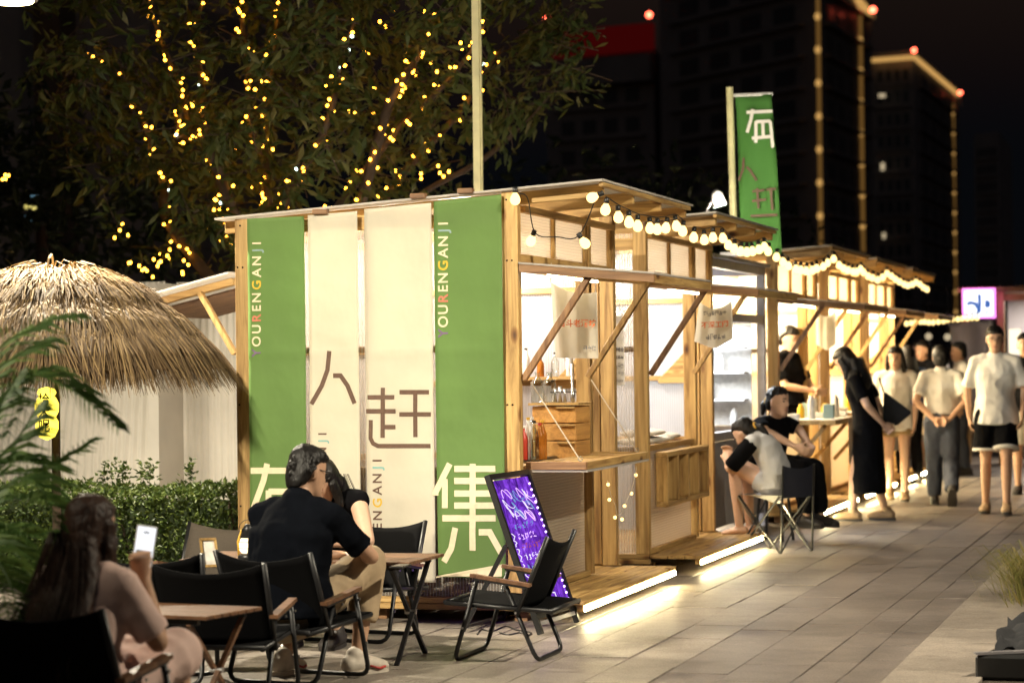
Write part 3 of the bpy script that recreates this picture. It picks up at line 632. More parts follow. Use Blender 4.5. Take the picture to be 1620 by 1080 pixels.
festoon('level festoon string beyond the stall row, below the pink lit sign', [at(x, y, 'y', 33) for x, y in S5], far=True)
# little warm white string hanging below the counter leaf
t = thing('micro_light_string', 'thin string of tiny round lamps hanging below the pine counter', 'string lights', at(975, 740, 'x', -3.5))
ps = [(961, 760), (966, 782), (974, 800), (976, 815), (983, 812), (992, 790), (999, 775), (1005, 752), (1007, 738)]
MB().tube([at(x, y, 'x', -3.5) for x, y in ps], .002, 4).build('wire', M('cord'), t)
for x, y in ((962, 766), (964, 790), (973, 818), (984, 821), (988, 800), (999, 780), (1006, 751)): MB().sphere(at(x, y, 'x', -3.5), .011, 8).build('micro_lamp', M('bulb'), t, True)

# ------------------------------------------------------------------ grey glass booth between the stalls
t = thing('glass_booth', 'grey framed glass booth lit white between the second and middle stall', 'booth', (-4.3, 20.2, 0))
bx0, bx1, by0, by1 = -5.2, -3.9, 18.95, 21.45
for x in (bx0, bx1-.07):
    for y in (by0, by1-.07): MB().box((x, y, 0), (x+.07, y+.07, 2.3)).build('post', M('grey_metal'), t)
for y in (by0+.005, by1-.065):
    for z in (2.23, 1.8, .82): MB().box((bx0+.071, y, z), (bx1-.071, y+.06, z+.07)).build('cross_rail', M('grey_metal'), t)
for z in (2.23, 1.8, .82): MB().box((bx1-.065, by0+.071, z), (bx1-.005, by1-.071, z+.07)).build('cross_rail', M('grey_metal'), t)
MB().box((bx0, by0+.01, 2.301), (bx1+.05, by1, 2.33)).build('roof_panel', M('grey_panel'), t)
for i in range(4):
    y = by0+.08+i*.585; MB().box((bx1-.05, y, .12), (bx1-.02, y+.575, .81)).build('lower_panel', M('grey_panel'), t)
MB().box((bx0+.075, by0+.02, .12), (bx1-.075, by0+.05, .81)).build('lower_panel', M('grey_panel'), t)
for z in (.4, .6): MB().box((bx0+.08, by0+.008, z), (bx1-.08, by0+.019, z+.02)).build('drawer_line', M('black_metal'), t)
for x0_, x1_ in ((bx0+.075, -4.56), (-4.54, bx1-.075)): MB().box((x0_, by0+.03, .895), (x1_, by0+.036, 1.795)).build('pane', M('glass'), t)
MB().box((bx0+.08, by1-.3, .9), (bx1-.08, by1-.28, 1.79)).build('back_panel', M('white_plastic'), t)
MB().box((bx0+.5, by0-.005, 1.88), (bx1-.075, by0+.03, 2.21)).build('light_box', M('booth_lamp'), t)
MB().tube([(bx1-.5, by0+.02, 2.36), (bx1+.0, by0+.1, 2.36)], .03, 8).build('lamp_tube', M('booth_lamp'), t)
for z in (1.12, 1.36, 1.58):
    MB().box((bx0+.1, by1-.55, z), (bx1-.1, by1-.32, z+.015)).build('shelf', M('white_plastic'), t)
MB().box((bx0+.3, by1-.5, 2.0), (bx1-.3, by1-.4, 2.03)).build('lamp_strip', M('tube_cool'), t)
lights_area('booth_light', (-4.5, 20.3, 1.78), (-4.5, 20.3, 0), 110, .8, (.93, .97, 1.), 1.6, parent=t)
for i in range(9):
    z = (1.135, 1.375, .9)[i % 3]; x = -5+.11*i; o = MB().lathe([(.03, 0), (.035, .01), (.035, .1), (.02, .13), (.02, .15)], (x, by1-.42, z), 10).build('jar', M('white_plastic'), None, True)
    tag(o, 'pale jar on the '+('lower', 'upper', 'floor')[i % 3]+' shelf of the glass booth, '+('left', 'middle', 'right')[i//3]+' of three', 'jar', 'jars in the glass booth')

# ------------------------------------------------------------------ cloth bags hung under awnings, goods on the bar
def clothbag(label, tl, tr, bl, br, Y, sag, point=0, name='cloth_bag'):
    TL, TR, BL, BR = [at(x, y, 'y', Y) for x, y in (tl, tr, bl, br)]
    t = thing(name, label, 'cloth bag', (TL+TR)/2); vs = []; fs = []; n = 14; m_ = 12
    for side in (0, 1):
        for j in range(m_+1):
            for i in range(n+1):
                u, v = i/n, j/m_; p = (BL*(1-u)+BR*u)*(1-v)+(TL*(1-u)+TR*u)*v
                p = p+Vector((0, 0, -sag*4*u*(1-u)*v**2 - point*(1-abs(2*u-1))*(1-v)))
                d = .012+.03*math.sin(PI*u)*(1-v)+.006*math.sin(u*14); p = p+Vector((.3*d, d if side else -d, 0)); vs.append(p)
    K = (n+1)*(m_+1)
    for side in (0, 1):
        for j in range(m_):
            for i in range(n):
                f = (j*(n+1)+i, j*(n+1)+i+1, (j+1)*(n+1)+i+1, (j+1)*(n+1)+i); fs.append(tuple(k+side*K for k in (f if not side else f[::-1])))
    MB().add(vs, fs).build('cloth', M('bag_white'), t, True)
    for P in (TL, TR): MB().tube([P, P+Vector((0, .02, .12))], .003, 4).build('cord', M('cord'), t)
    return t, (TL+TR+BL+BR)/4
bag1, c_ = clothbag('white cloth bag with orange brush characters hung under the nearest awning', (871, 447), (942, 462), (879, 566), (944, 567), 13.9, .03)
c_ = at(913, 512, 'y', 13.84); puttext('百斗老酒坊', .047, M('print_orange'), bag1, c_, (1, 0, -.02), (0, 0, 1), bold=.02); scribble(bag1, at(933, 550, 'y', 13.84), .08, .03, 3, 'print_grey')
bag2, c_ = clothbag('white cloth bag with pointed foot and red lettering under the second awning', (1106, 478), (1156, 476), (1098, 540), (1158, 536), 17.1, .05, .06)
puttext('不深工网', .05, M('print_orange'), bag2, at(1131, 514, 'y', 17.03), (1, 0, .05), (0, 0, 1), bold=.02); scribble(bag2, at(1131, 495, 'y', 17.03), .17, .04, 6, 'print_grey'); scribble(bag2, at(1132, 533, 'y', 17.03), .14, .045, 5, 'print_grey')
bag3, c_ = clothbag('dull cloth bag hung under the middle stall awning', (1290, 492), (1321, 492), (1291, 545), (1321, 545), 22.3, .05, .05)
# paper notice in the door gap
t = thing('paper_notice', 'narrow printed notice with an oval picture hung in the first doorway', 'notice', at(979, 610, 'y', 15.75)); A = at(971, 500, 'y', 15.75); B = at(988, 609, 'y', 15.75)
MB().box((A.x, 15.75, B.z), (B.x, 15.756, A.z)).build('sheet', M('paper'), t)
for i, (yy, sz) in enumerate(((552, .04), (565, .025), (578, .03), (590, .022), (602, .018))): scribble(t, at(979.5, yy, 'y', 15.747), .06, sz, 3, 'print_grey')
# bar inside nearest stall
t = thing('bar_shelf', 'narrow pine bar top inside the nearest stall window', 'shelf', (-4.05, 14, .87)); MB().box((-4.35, 13.36, .85), (XF-.095, 14.78, .884)).build('board', M('pine_y'), t); MB().box((-4.33, 13.4, .14), (-4.3, 14.7, .849)).build('front_board', M('dark_z'), t)
t = thing('light_block_cabinet', 'added dark cabinet blocking the stall light inside the banner wall', 'cabinet', (-4.6, 13.5, 0)); MB().box((XB+.13, 13.32, .14), (-4.36, 13.7, .84)).build('carcass', M('dark_x'), t); MB().box((-4.355, 13.32, .14), (XF-.1, 13.345, .84)).build('side_panel', M('dark_x'), t)  # added, unseen: blocks interior light so the lower wall stays dark
tag(MB().box((-4.2, 13.45, .886), (XF-.1, 14.5, .899)).build('bar_mat', M('black_plastic')), 'black ribbed bar mat on the bar of the nearest stall', 'bar mat')
def onbar(px, py, Y, z): p = at(px, py, 'y', Y); p.z = z; return p
p = onbar(888, 700, 14.45, .886)
t = thing('drawer_stack', 'stack of orange pine drawers behind the bottles', 'drawers', p)
for i in range(3):
    o = MB().box((p.x-.16, 14.36, .886+i*.108), (p.x+.12, 14.7, .988+i*.108)).build('drawer', M('crate_y'), t, bevel=.004)
    MB().box((p.x-.0, 14.345, .975+i*.108), (p.x+.115, 14.359, .986+i*.108)).build('lip', M('pine_x'), o)
MB().box((p.x-.18, 14.34, 1.211), (p.x+.14, 14.72, 1.225)).build('top_board', M('pine_x'), t)
def bottle(x, y, z, h, r, mat, cap, label, grp):
    t = thing('bottle', label, 'bottle', (x, y, z), group=grp)
    MB().lathe([(r*.9, 0), (r, .02*h), (r, .6*h), (r*.9, .68*h), (r*.36, .84*h), (r*.33, .95*h)], (x, y, z), 14).build('glass_body', M(mat), t, True)
    MB().lathe([(r*.42, .94*h), (r*.42, h)], (x, y, z), 10).build('cap', M(cap), t)
for i, px in enumerate((854, 873)):
    p = onbar(px, 640, 14.5, 1.226); bottle(p.x, 14.45, 1.226, .19, .042, 'glass', 'glass', ['left of the two clear glass bottles on the drawers', 'right of the two clear glass bottles on the drawers'][i], 'clear bottles on the drawers')
basic('amber', (.4, .14, .02), .15, scale=10, bmp=0); basic('red_label', (.55, .05, .03), .4, scale=10, bmp=0); basic('green_glass', (.1, .2, .1), .15, scale=10, bmp=0)
bl = [('red_label', 'white_plastic', 'red bottle standing at the corner post'), ('white_plastic', 'gold_band', 'tall white bottle beside the red bottle'), ('glass', 'black_plastic', 'clear spirit bottle in front of the drawers'), ('amber', 'red_paint', 'amber bottle with red cap before the drawers'), ('white_plastic', 'white_plastic', 'short white bottle in the front of the bottle cluster'), ('glass', 'white_plastic', 'clear bottle with white cap in the bottle cluster'), ('amber', 'gold_band', 'small amber bottle with gold cap by the drawers')]
for i, (m_, c, lb) in enumerate(bl):
    y = 13.75+.1*(i//4)+.05*(i % 2); x = onbar((828, 836, 845, 854, 832, 842, 858)[i], 700, y, .9).x; bottle(x, y, .9, .2+.05*((i*7) % 4)/3, .028, m_, c, lb, 'bottles on the bar')
t = thing('wall_shelf', 'thin shelf with small goods on the far wall of the nearest stall', 'shelf', (-4.3, 15.4, 1.36)); MB().box((-4.7, 15.36, 1.362), (-4.05, 15.52, 1.38)).build('board', M('pine_x'), t)
for i in range(6): bottle(-4.62+.1*i, 15.44, 1.381, .13+.03*(i % 3), .025, ('amber', 'glass', 'white_plastic')[i % 3], 'black_plastic', ('first', 'second', 'third', 'fourth', 'fifth', 'last')[i]+' small bottle along the far wall shelf', 'bottles on the far wall shelf')
# bar tools
p = onbar(897, 640, 14.5, 1.226)
t = thing('bar_tool_rack', 'low rail with steel jiggers and bar tools on the drawers', 'bar tools', (p.x, 14.45, 1.226))
MB().tube([(p.x-.08, 14.4, 1.29), (p.x+.09, 14.4, 1.29)], .003, 5).build('rail', M('black_metal'), t)
for dx, h, r in ((-.06, .09, .013), (-.03, .1, .015), (.0, .085, .014)): MB().lathe([(r, 0), (r*.4, h*.5), (r, h)], (p.x+dx, 14.45, 1.227), 10).build('jigger', M('steel'), t, True)
MB().lathe([(.014, 0), (.014, .06), (.009, .065), (.009, .24)], (p.x+.05, 14.45, 1.227), 10).build('shaker_tube', M('steel'), t, True)

# ------------------------------------------------------------------ poles, flag, flood lamp
p = at(756, 300, 'y', 16.6)
t = thing('pale_pole', 'tall pale yellow pole rising behind the nearest stall roof', 'pole', (p.x, 16.6, 0))
MB().box((p.x-.032, 16.6, 0), (p.x+.02, 16.65, 5.2)).build('shaft', M('pole_paint'), t); MB().box((p.x+.021, 16.615, 0), (p.x+.03, 16.64, 5.2)).build('side_channel', M('pole_paint'), t)
MB().box((p.x-.12, 16.52, -.004), (p.x+.12, 16.74, .02)).build('base_plate', M('grey_metal'), t)
FY = 19.6; a_, b_ = at(1154, 138, 'y', FY), at(1160, 345, 'y', FY)
t = thing('flag_banner', 'tall green feather flag on a pale pole behind the second stall', 'flag', (b_.x, FY, 2.33))
q = b_+(b_-a_)*((b_.z-2.33)/(a_.z-b_.z)); MB().box((q.x-.1, FY-.1, 2.331), (q.x+.1, FY+.1, 2.36)).build('foot_plate', M('grey_metal'), t); MB().tube([(q.x, FY, 2.35), a_], .03, 8).build('flagpole', M('pole_paint'), t)
fc = [at(x, y, 'y', FY+.02) for x, y in ((1163, 152), (1221, 150), (1238, 402), (1174, 402))]
MB().tube([fc[0]+Vector((-.04, 0, .005)), fc[1]+Vector((.01, 0, .005))], .016, 6).build('top_bar', M('white_plastic'), t)
vs = []; fs = []
for j in range(21):
    for i in range(9):
        u, v = i/8, j/20; pp = (fc[0]*(1-u)+fc[1]*u)*(1-v)+(fc[3]*(1-u)+fc[2]*u)*v; vs.append(pp+Vector((0, .02*math.sin(u*5+v*7), 0)))
for j in range(20):
    for i in range(8): k = j*9+i; fs.append((k, k+9, k+10, k+1))
o = MB().add(vs, fs).build('cloth', M('flag_green'), t, True); md = o.modifiers.new('thick', 'SOLIDIFY'); md.thickness = .003
def fstroke(pts, w, mat, Y=FY-.015):
    P = [at(x, y, 'y', Y) for x, y in pts]
    NSTR[0] += 1; P = [p+Vector((0, -.0025*(NSTR[0] % 7), 0)) for p in P]
    for i in range(len(P)-1): MB().beam(P[i]-Vector((0, .0008*i, 0)), P[i+1]-Vector((0, .0008*i, 0)), w, .001, (0, 1, 0)).build('character_stroke', M(mat), t)
for pts in ([(1181, 178), (1222, 176)], [(1191, 173), (1188, 190), (1182, 210)], [(1196, 192), (1196, 226)], [(1196, 193), (1219, 192), (1223, 234)], [(1207, 193), (1208, 217)], [(1190, 219), (1222, 216)]): fstroke(pts, .027, 'cloth_white')
for pts in ([(1177, 250), (1176, 268), (1169, 286)], [(1181, 264), (1188, 271), (1197, 286)], [(1190, 303), (1210, 301)], [(1198, 298), (1200, 330)], [(1190, 318), (1212, 316)], [(1212, 300), (1228, 299)], [(1220, 300), (1222, 332)], [(1188, 342), (1230, 340)]): fstroke(pts, .02, 'ink_brown')
p = at(1139, 326, 'y', 18.6)
t = thing('flood_lamp', 'small lit flood lamp on a bracket above the second stall roof', 'lamp', p)
MB().lathe([(.05, .02), (.06, .0), (.045, .1), (.02, .13)], p, 14, (-.25, -.1, 1)).build('housing', M('grey_metal'), t, True)
MB().lathe([(.052, -.004), (.052, .001)], p+Vector((0, 0, .0)), 14, (-.25, -.1, 1)).build('lens', M('flood_glass'), t)
MB().tube([p+Vector((-.02, 0, .1)), p+Vector((-.1, 0, -.02)), p+Vector((-.14, 0, -.25))], .012, 6).build('bracket', M('grey_metal'), t)
l = bpy.data.lights.new('flood', 'SPOT'); l.energy = 60; l.color = (1., .93, .7); l.spot_size = 1.6; l.shadow_soft_size = .05; lo = bpy.data.objects.new('flood', l); lo.location = at(1150, 330, 'y', 18.4)
lo.rotation_euler = (at(1200, 240, 'y', FY)-lo.location).to_track_quat('-Z', 'Y').to_euler(); COL.objects.link(lo)

# ------------------------------------------------------------------ street lamps
def streetlamp(label, px, py, head, power, tgt, spread=2.4, size=.25):
    t = thing('street_lamp', label, 'street lamp', (px, py, 0), group='street lamps'); h = Vector(head)
    MB().tube([(px, py, 0), (px, py, h.z+.1)], [.09, .06], 12).build('column', M('bark'), t)
    MB().tube([(px, py, h.z+.1), (px*.5+h.x*.5, py*.5+h.y*.5, h.z+.16), (h.x, h.y, h.z+.07)], .03, 8).build('arm', M('grey_metal'), t)
    MB().lathe([(.16, .012), (.17, .03), (.12, .07), (.04, .1)], h, 16).build('lamp_hood', M('grey_metal'), t, True)
    MB().lathe([(.13, .0), (.14, .011)], h, 16).build('lamp_glass', M('streetlamp'), t)
    lights_area('lamp_light', h-Vector((0, 0, .03)), tgt, power, size, (1., .89, .68), spread=spread, parent=t)
h = at(18, 5, 'y', 13.4); lc = cp(-110, 14.3); streetlamp('street lamp glowing in the top left corner above the thatched parasol', lc.x, lc.y, h, 300, (h.x+1.0, 13.2, 0))
streetlamp('street lamp behind the viewer lighting the banner wall', -8.2, 3.6, (-7., 4., 6.), 225, (-4.2, 13., 1.), spread=.95)
streetlamp('street lamp on the right kerb beyond the edge of the picture', 3., 11., (1.6, 11.2, 4.9), 380, (-3.6, 12.2, .5), spread=2.4)

# ------------------------------------------------------------------ glowing writing board on its easel
F0, F1 = at(856, 1004, 'z', 0), at(914, 985, 'z', 0); al = (F1-F0); W_ = al.length; al.normalize(); nn = Vector((-al.y, al.x, 0)); nn = nn if nn.x < 0 else -nn
t = thing('writing_board', 'purple glowing chalk menu board on a black easel beside the empty chair', 'menu board', (F0+F1)/2)
axis = (nn*.3+Vector((0, 0, .86))).normalized(); nrm = axis.cross(al).normalized()
if nrm.x < 0: nrm = -nrm
B0, B1 = F0+axis*.1, F1+axis*.1; HB = .80
def bp(u, v, d=0.): return B0+(B1-B0)*u+axis*(HB*v)+nrm*d
MB().add([bp(.04, .03, -.008), bp(.96, .03, -.008), bp(.96, .97, -.008), bp(.04, .97, -.008), bp(.04, .03, .006), bp(.96, .03, .006), bp(.96, .97, .006), bp(.04, .97, .006)], [(3,2,1,0),(4,5,6,7),(0,1,5,4),(1,2,6,5),(2,3,7,6),(3,0,4,7)]).build('panel', M('board_glow'), t)
for p_, q_ in ((bp(0, 0), bp(1, 0)), (bp(0, 1), bp(1, 1))): MB().beam(p_, q_, .028, .03, nrm).build('frame_rail', M('black_plastic'), t)
for u in (0, 1): MB().beam(bp(u, -.12), bp(u, 1.015), .026, .032, nrm).build('easel_leg', M('black_plastic'), t)
for u in (0, 1):
    s_ = bp(u, .52, -.02); e_ = bp(u, 0)+nn*.42; e_.z = .01; s_ += (al if u else -al)*.025
    MB().beam(s_, e_, .022, .018, al).build('rear_leg', M('black_metal'), t)
e0, e1 = bp(0, 0)+nn*.42, bp(1, 0)+nn*.42; e0.z = e1.z = .03; MB().beam(e0, e1, .02, .015).build('rear_bar', M('black_metal'), t)
g0, g1_ = bp(0, -.05), bp(1, -.05); MB().beam(g0, g1_, .022, .02, nrm).build('foot_bar', M('grey_metal'), t)
inks = ['board_ink_a', 'board_ink_b', 'board_ink_c', 'board_ink_d']
for row in range(11):           # rows of hand drawn marks
    v = .86-.075*row
    if row < 3:
        for q in range(5):
            a0, cx_, cy_ = rnd.uniform(0, 6), rnd.uniform(.12, .8), v+rnd.uniform(-.03, .03); pts = [bp(cx_+.1*math.sin(a0+i*.55)*(.4+i/14)+.012*i, cy_+.035*math.cos(a0+i*.8), .009) for i in range(12)]
            MB().tube(catmull(pts, 3), .0022, 4).build('drawn_line', M(inks[(q+row) % 3]), t)
        continue
    x = .2; mb = MB(); k = inks[(row*3) % 4]
    while x < .68:
        w_ = rnd.uniform(.07, .1)
        for _ in range(4):
            a1, b1, a2, b2 = [rnd.random() for _ in range(4)]
            if _ % 2: a2 = a1+.1
            else: b2 = b1+.05
            MB.tube(mb, [bp(x+w_*a1*.8, v+.05*b1-.025, .009), bp(x+w_*a2*.8, v+.05*b2-.025, .009)], .0024, 4)
        x += w_*1.15
    mb.build('chalk_row', M(k), t)
for k in range(5):
    pts = [bp(.1+.03*math.sin(i*1.7+k), .05+.11*k+.012*i+.01*rnd.random(), .009) for i in range(9)]; MB().tube(pts, .003, 4).build('drawn_line', M('board_ink_c'), t)
for k in range(20): MB().sphere(bp(.93, .06+.045*k, .01), .007, 6).build('edge_led', M('board_led'), t)

# ------------------------------------------------------------------ folding chairs
def tubepath(pts, r, name, mat, par, n=7, world=False, round_=0): 
    return MB().tube(pts, r, n).build(name, M(mat), par, True, world)
def rounded(pts, rad=.05, k=4):
    P = [Vector(p) for p in pts]; out = [P[0]]
    for i in range(1, len(P)-1):
        a = (P[i-1]-P[i]).normalized()*rad+P[i]; b = (P[i+1]-P[i]).normalized()*rad+P[i]
        for j in range(k+1): s = j/k; out.append(a*(1-s)**2+P[i]*2*s*(1-s)+b*s*s)
    return out+[P[-1]]
def chair(label, loc, rz, fabric='black_fabric', w=.26, sc=1.06):
    t = thing('folding_chair', label, 'chair', loc, rz, group='low black folding chairs'); t.scale = (sc, sc, sc)
    def B(mb, n, mat, sm=False): return mb.build(n, M(mat), t, sm, world=False)
    B(MB().tube(rounded([(-w, .085, .385), (-w, .2, .012), (w, .2, .012), (w, .085, .385)], .06), .011, 8), 'front_leg_frame', 'black_metal', True)
    B(MB().tube(rounded([(-w+.03, -.04, .37), (-w+.03, -.19, .012), (w-.03, -.19, .012), (w-.03, -.04, .37)], .06), .011, 8), 'rear_leg_frame', 'black_metal', True)
    for s in (-1, 1):
        B(MB().tube([(s*(w-.015), -.10, .22), (s*(w-.015), -.255, .585)], .012, 8), 'back_post', 'black_metal', True)
        B(MB().tube([(s*(w-.02), .25, .275), (s*(w-.02), -.275, .24)], .012, 8), 'seat_rail', 'black_metal', True)
        a = B(MB().beam((s*w, .115, .405), (s*w, -.175, .362), .036, .016), 'armrest', 'walnut_x'); B(MB().beam((s*w, .1, .391), (s*w, -.16, .35), .024, .012), 'arm_bracket', 'black_metal')
        for y, z in ((.095, .36), (-.045, .35), (-.105, .235), (.155, .16)): B(MB().tube([(s*(w+.012), y, z), (s*(w+.018), y, z)], .006, 6), 'rivet', 'steel')
    n = 10
    def sheet(f, name, mat):
        vs = [f(i/n, j/n) for j in range(n+1) for i in range(n+1)]; fs = [(j*(n+1)+i, j*(n+1)+i+1, (j+1)*(n+1)+i+1, (j+1)*(n+1)+i) for j in range(n) for i in range(n)]
        o = B(MB().add(vs, fs), name, mat, True); md = o.modifiers.new('thick', 'SOLIDIFY'); md.thickness = .006
    ww = w-.012
    sheet(lambda u, v: (ww*(2*u-1), .24-.50*v, .283-.033*v-.03*(1-(2*u-1)**2)*math.sin(PI*(.15+.7*v))), 'seat_sling', fabric)
    sheet(lambda u, v: (ww*(2*u-1), -.10-.155*v-.02*(1-(2*u-1)**2), .24+.345*v-.045*(1-(2*u-1)**2)*v**3), 'back_sling', fabric)
    B(MB().tube([(-ww, -.27, .245), (ww, -.27, .245)], .011, 8), 'rear_bar', 'black_metal', True); B(MB().tube([(-ww, .245, .277), (ww, .245, .277)], .011, 8), 'front_bar', 'black_metal', True)
    return t
def gp(x, y, z=0): return at(x, y, 'z', z)
cR = (gp(725, 1045)+gp(890, 1030))/2
chair('empty low black chair seen from its side in front of the menu board', (cR.x, cR.y, 0), PI/2)
MANC = cp(462, 11.35); chair('low black chair with the man in the navy T-shirt sitting on it', (MANC.x, MANC.y, 0), -.2)
MIDC = cp(352, 10.75); chair('empty black chair with its back to the viewer, left of the seated man', (MIDC.x, MIDC.y, 0), .1)
WOMC = cp(118, 8.55); chair('low black chair of the woman holding up a phone', (WOMC.x, WOMC.y, 0), -.1, sc=1.12)
BRC = cp(330, 13.0); chair('brown backed folding chair beyond the table with the lantern', (BRC.x, BRC.y, 0), PI-.05, 'brown_fabric')
P3C = cp(566, 13.05); chair('low black chair of the woman across the table, by the cream banner', (P3C.x, P3C.y, 0), PI-.15)
c = cp(238, 11.3); chair('black chair half hidden behind the long haired woman', (c.x, c.y, 0), .3)
c = cp(-18, 8.9); chair('black chair cut off by the left edge of the picture', (c.x, c.y, 0), -.9)

# ------------------------------------------------------------------ slat tables
def slattable(label, O, ux, lx, ly, h, n, name='slat_table'):
    ux = Vector(ux).normalized(); uy = Vector((-ux.y, ux.x, 0)); t = thing(name, label, 'table', O); O = Vector(O)
    for i in range(n):
        a = O+uy*(ly*(i+.5)/n-ly/2); MB().beam(a-ux*lx/2+Vector((0, 0, h)), a+ux*lx/2+Vector((0, 0, h)), ly/n-.006, .016).build('slat', M('walnut_x'), t, bevel=.002)
    for s in (-1, 1): MB().beam(O+uy*s*(ly/2-.04)-ux*(lx/2-.06)+Vector((0, 0, h-.022)), O+uy*s*(ly/2-.04)+ux*(lx/2-.06)+Vector((0, 0, h-.022)), .022, .024).build('frame_rail', M('black_metal'), t)
    for s in (-1, 1):
        e = O+ux*s*(lx/2-.09)
        for k in (-1, 1):
            MB().beam(e+uy*k*(ly/2-.03)+Vector((0, 0, h-.03))+ux*k*.012, e-uy*k*(ly/2-.02)+ux*k*.012, .022, .016).build('leg', M('walnut_x' if lx < .8 else 'black_metal'), t)
        MB().tube([e+Vector((0, 0, h/2-.012))-ux*.03, e+Vector((0, 0, h/2-.012))+ux*.03], .012, 8).build('pivot', M('steel'), t)
    return t
c0, c1_ = at(325, 978, 'z', .45), at(415, 962, 'z', .45); ey = (c1_-c0).normalized(); ex = Vector((ey.y, -ey.x, 0)); mid = (c0+c1_)/2-ex*.3; mid.z = 0
slattable('low brown slat table with crossed legs before the woman with the phone', mid, ex, .6, (c1_-c0).length, .45, 7)
T2 = cp(482, 12.25); T2.x += .03; slattable('long wooden table where the man and woman sit', T2, (1, .0, 0), 1.22, .56, .5, 6)
# lantern
p = at(393, 886, 'z', .51); Z0 = .512
t = thing('oil_lantern', 'glowing old style lantern with wire guard on the table', 'lantern', (p.x, p.y, Z0))
L_ = lambda prof, n, mat: MB().lathe(prof, (p.x, p.y, Z0), 16).build(n, M(mat), t, True)
L_([(.045, 0), (.052, .005), (.052, .022), (.035, .035)], 'base', 'black_metal'); L_([(.033, .036), (.043, .05), (.045, .085), (.036, .108)], 'glass_globe', 'lantern_glow')
L_([(.036, .11), (.04, .115), (.03, .14), (.034, .145), (.02, .17), (.012, .178)], 'chimney', 'black_metal')
for s in (-1, 1): MB().tube([(p.x+s*.05, p.y, Z0+.015), (p.x+s*.056, p.y, Z0+.09), (p.x+s*.035, p.y, Z0+.15)], .005, 6).build('side_tube', M('gold_band'), t, True)
MB().tube([(p.x+.05*math.cos(a), p.y, Z0+.15+.05*math.sin(a)) for a in np.linspace(0, PI, 9)], .002, 5).build('bail_handle', M('black_metal'), t)
for z in (.06, .09): MB().tube([(p.x+.048*math.cos(a), p.y+.048*math.sin(a), Z0+z) for a in np.linspace(0, 2*PI, 17)], .0016, 4).build('guard_wire', M('black_metal'), t)
p = at(334, 897, 'z', .51)
t = thing('picture_frame', 'small wooden frame with a printed card leaning on the table', 'frame', (p.x, p.y, .512)); ax_ = Vector((-.18, .12, .97)).normalized(); rx_ = Vector((.75, .5, 0)).normalized(); pp = Vector((p.x, p.y, .517))
for a1, b1 in ((pp-rx_*.035, pp-rx_*.035+ax_*.13), (pp+rx_*.035, pp+rx_*.035+ax_*.13), (pp-rx_*.04, pp+rx_*.04), (pp-rx_*.04+ax_*.13, pp+rx_*.04+ax_*.13)): MB().beam(a1, b1, .012, .012, rx_.cross(ax_)).build('moulding', M('pine_z'), t)
MB().add([pp-rx_*.032+ax_*.004, pp+rx_*.032+ax_*.004, pp+rx_*.032+ax_*.126, pp-rx_*.032+ax_*.126], [(0, 1, 2, 3)]).build('card', M('paper'), t)
MB().beam(pp+ax_*.1+Vector((0, .02, 0)), pp+Vector((.0, .08, -.003)), .012, .004).build('prop', M('pine_z'), t)
p = at(634, 897, 'z', .51); t = thing('phone', 'dark phone lying on the right end of the long table', 'phone', (p.x, p.y, .511)); MB().box((p.x-.035, p.y-.07, .511), (p.x+.035, p.y+.07, .52)).build('body', M('black_plastic'), t, bevel=.004); MB().box((p.x-.03, p.y-.065, .5205), (p.x+.03, p.y+.065, .5215)).build('screen_glass', M('eye_dark'), t)
# cable on the ground behind the chair
pts = [gp(x, y, .006) for x, y in ((755, 1003), (762, 995), (778, 998), (800, 990), (815, 995), (830, 998), (840, 1000), (835, 1004), (822, 1000), (805, 1003), (790, 1000))]
tag(MB().tube(catmull(pts, 5), .004, 5).build('power_cable', M('cable')), 'thin black power cable coiled on the paving by the menu board', 'cable')

# ------------------------------------------------------------------ thatched parasol with its pole and lantern
UC = cp(87, 14.2); prof = [(0, 2.0), (.3, 1.975), (.6, 1.85), (.85, 1.665), (1.07, 1.47), (1.2, 1.36)]
def pz(r):
    for (a, b), (c, d) in zip(prof, prof[1:]):
        if r <= c: return b+(d-b)*(r-a)/(c-a)
    return d-(r-c)*1.2
t = thing('thatched_parasol', 'straw thatched parasol at the left, lit from above', 'parasol', UC)
MB().tube([UC, UC+Vector((0, 0, 1.96))], .026, 10).build('pole', M('bark'), t, True)
for k in range(8):
    a = k*PI/4+.2; MB().tube([UC+Vector((r*math.cos(a), r*math.sin(a), pz(r)-.07)) for r in (.03, .3, .6, .85, 1.02)], .012, 6).build('rib', M('bark'), t)
inner = MB(); inner.lathe([(r, pz(r)-.045) for r in (1.03, .85, .6, .3, .02)], UC, 28); o = inner.build('inner_mat', M('straw_shaded'), t, True)
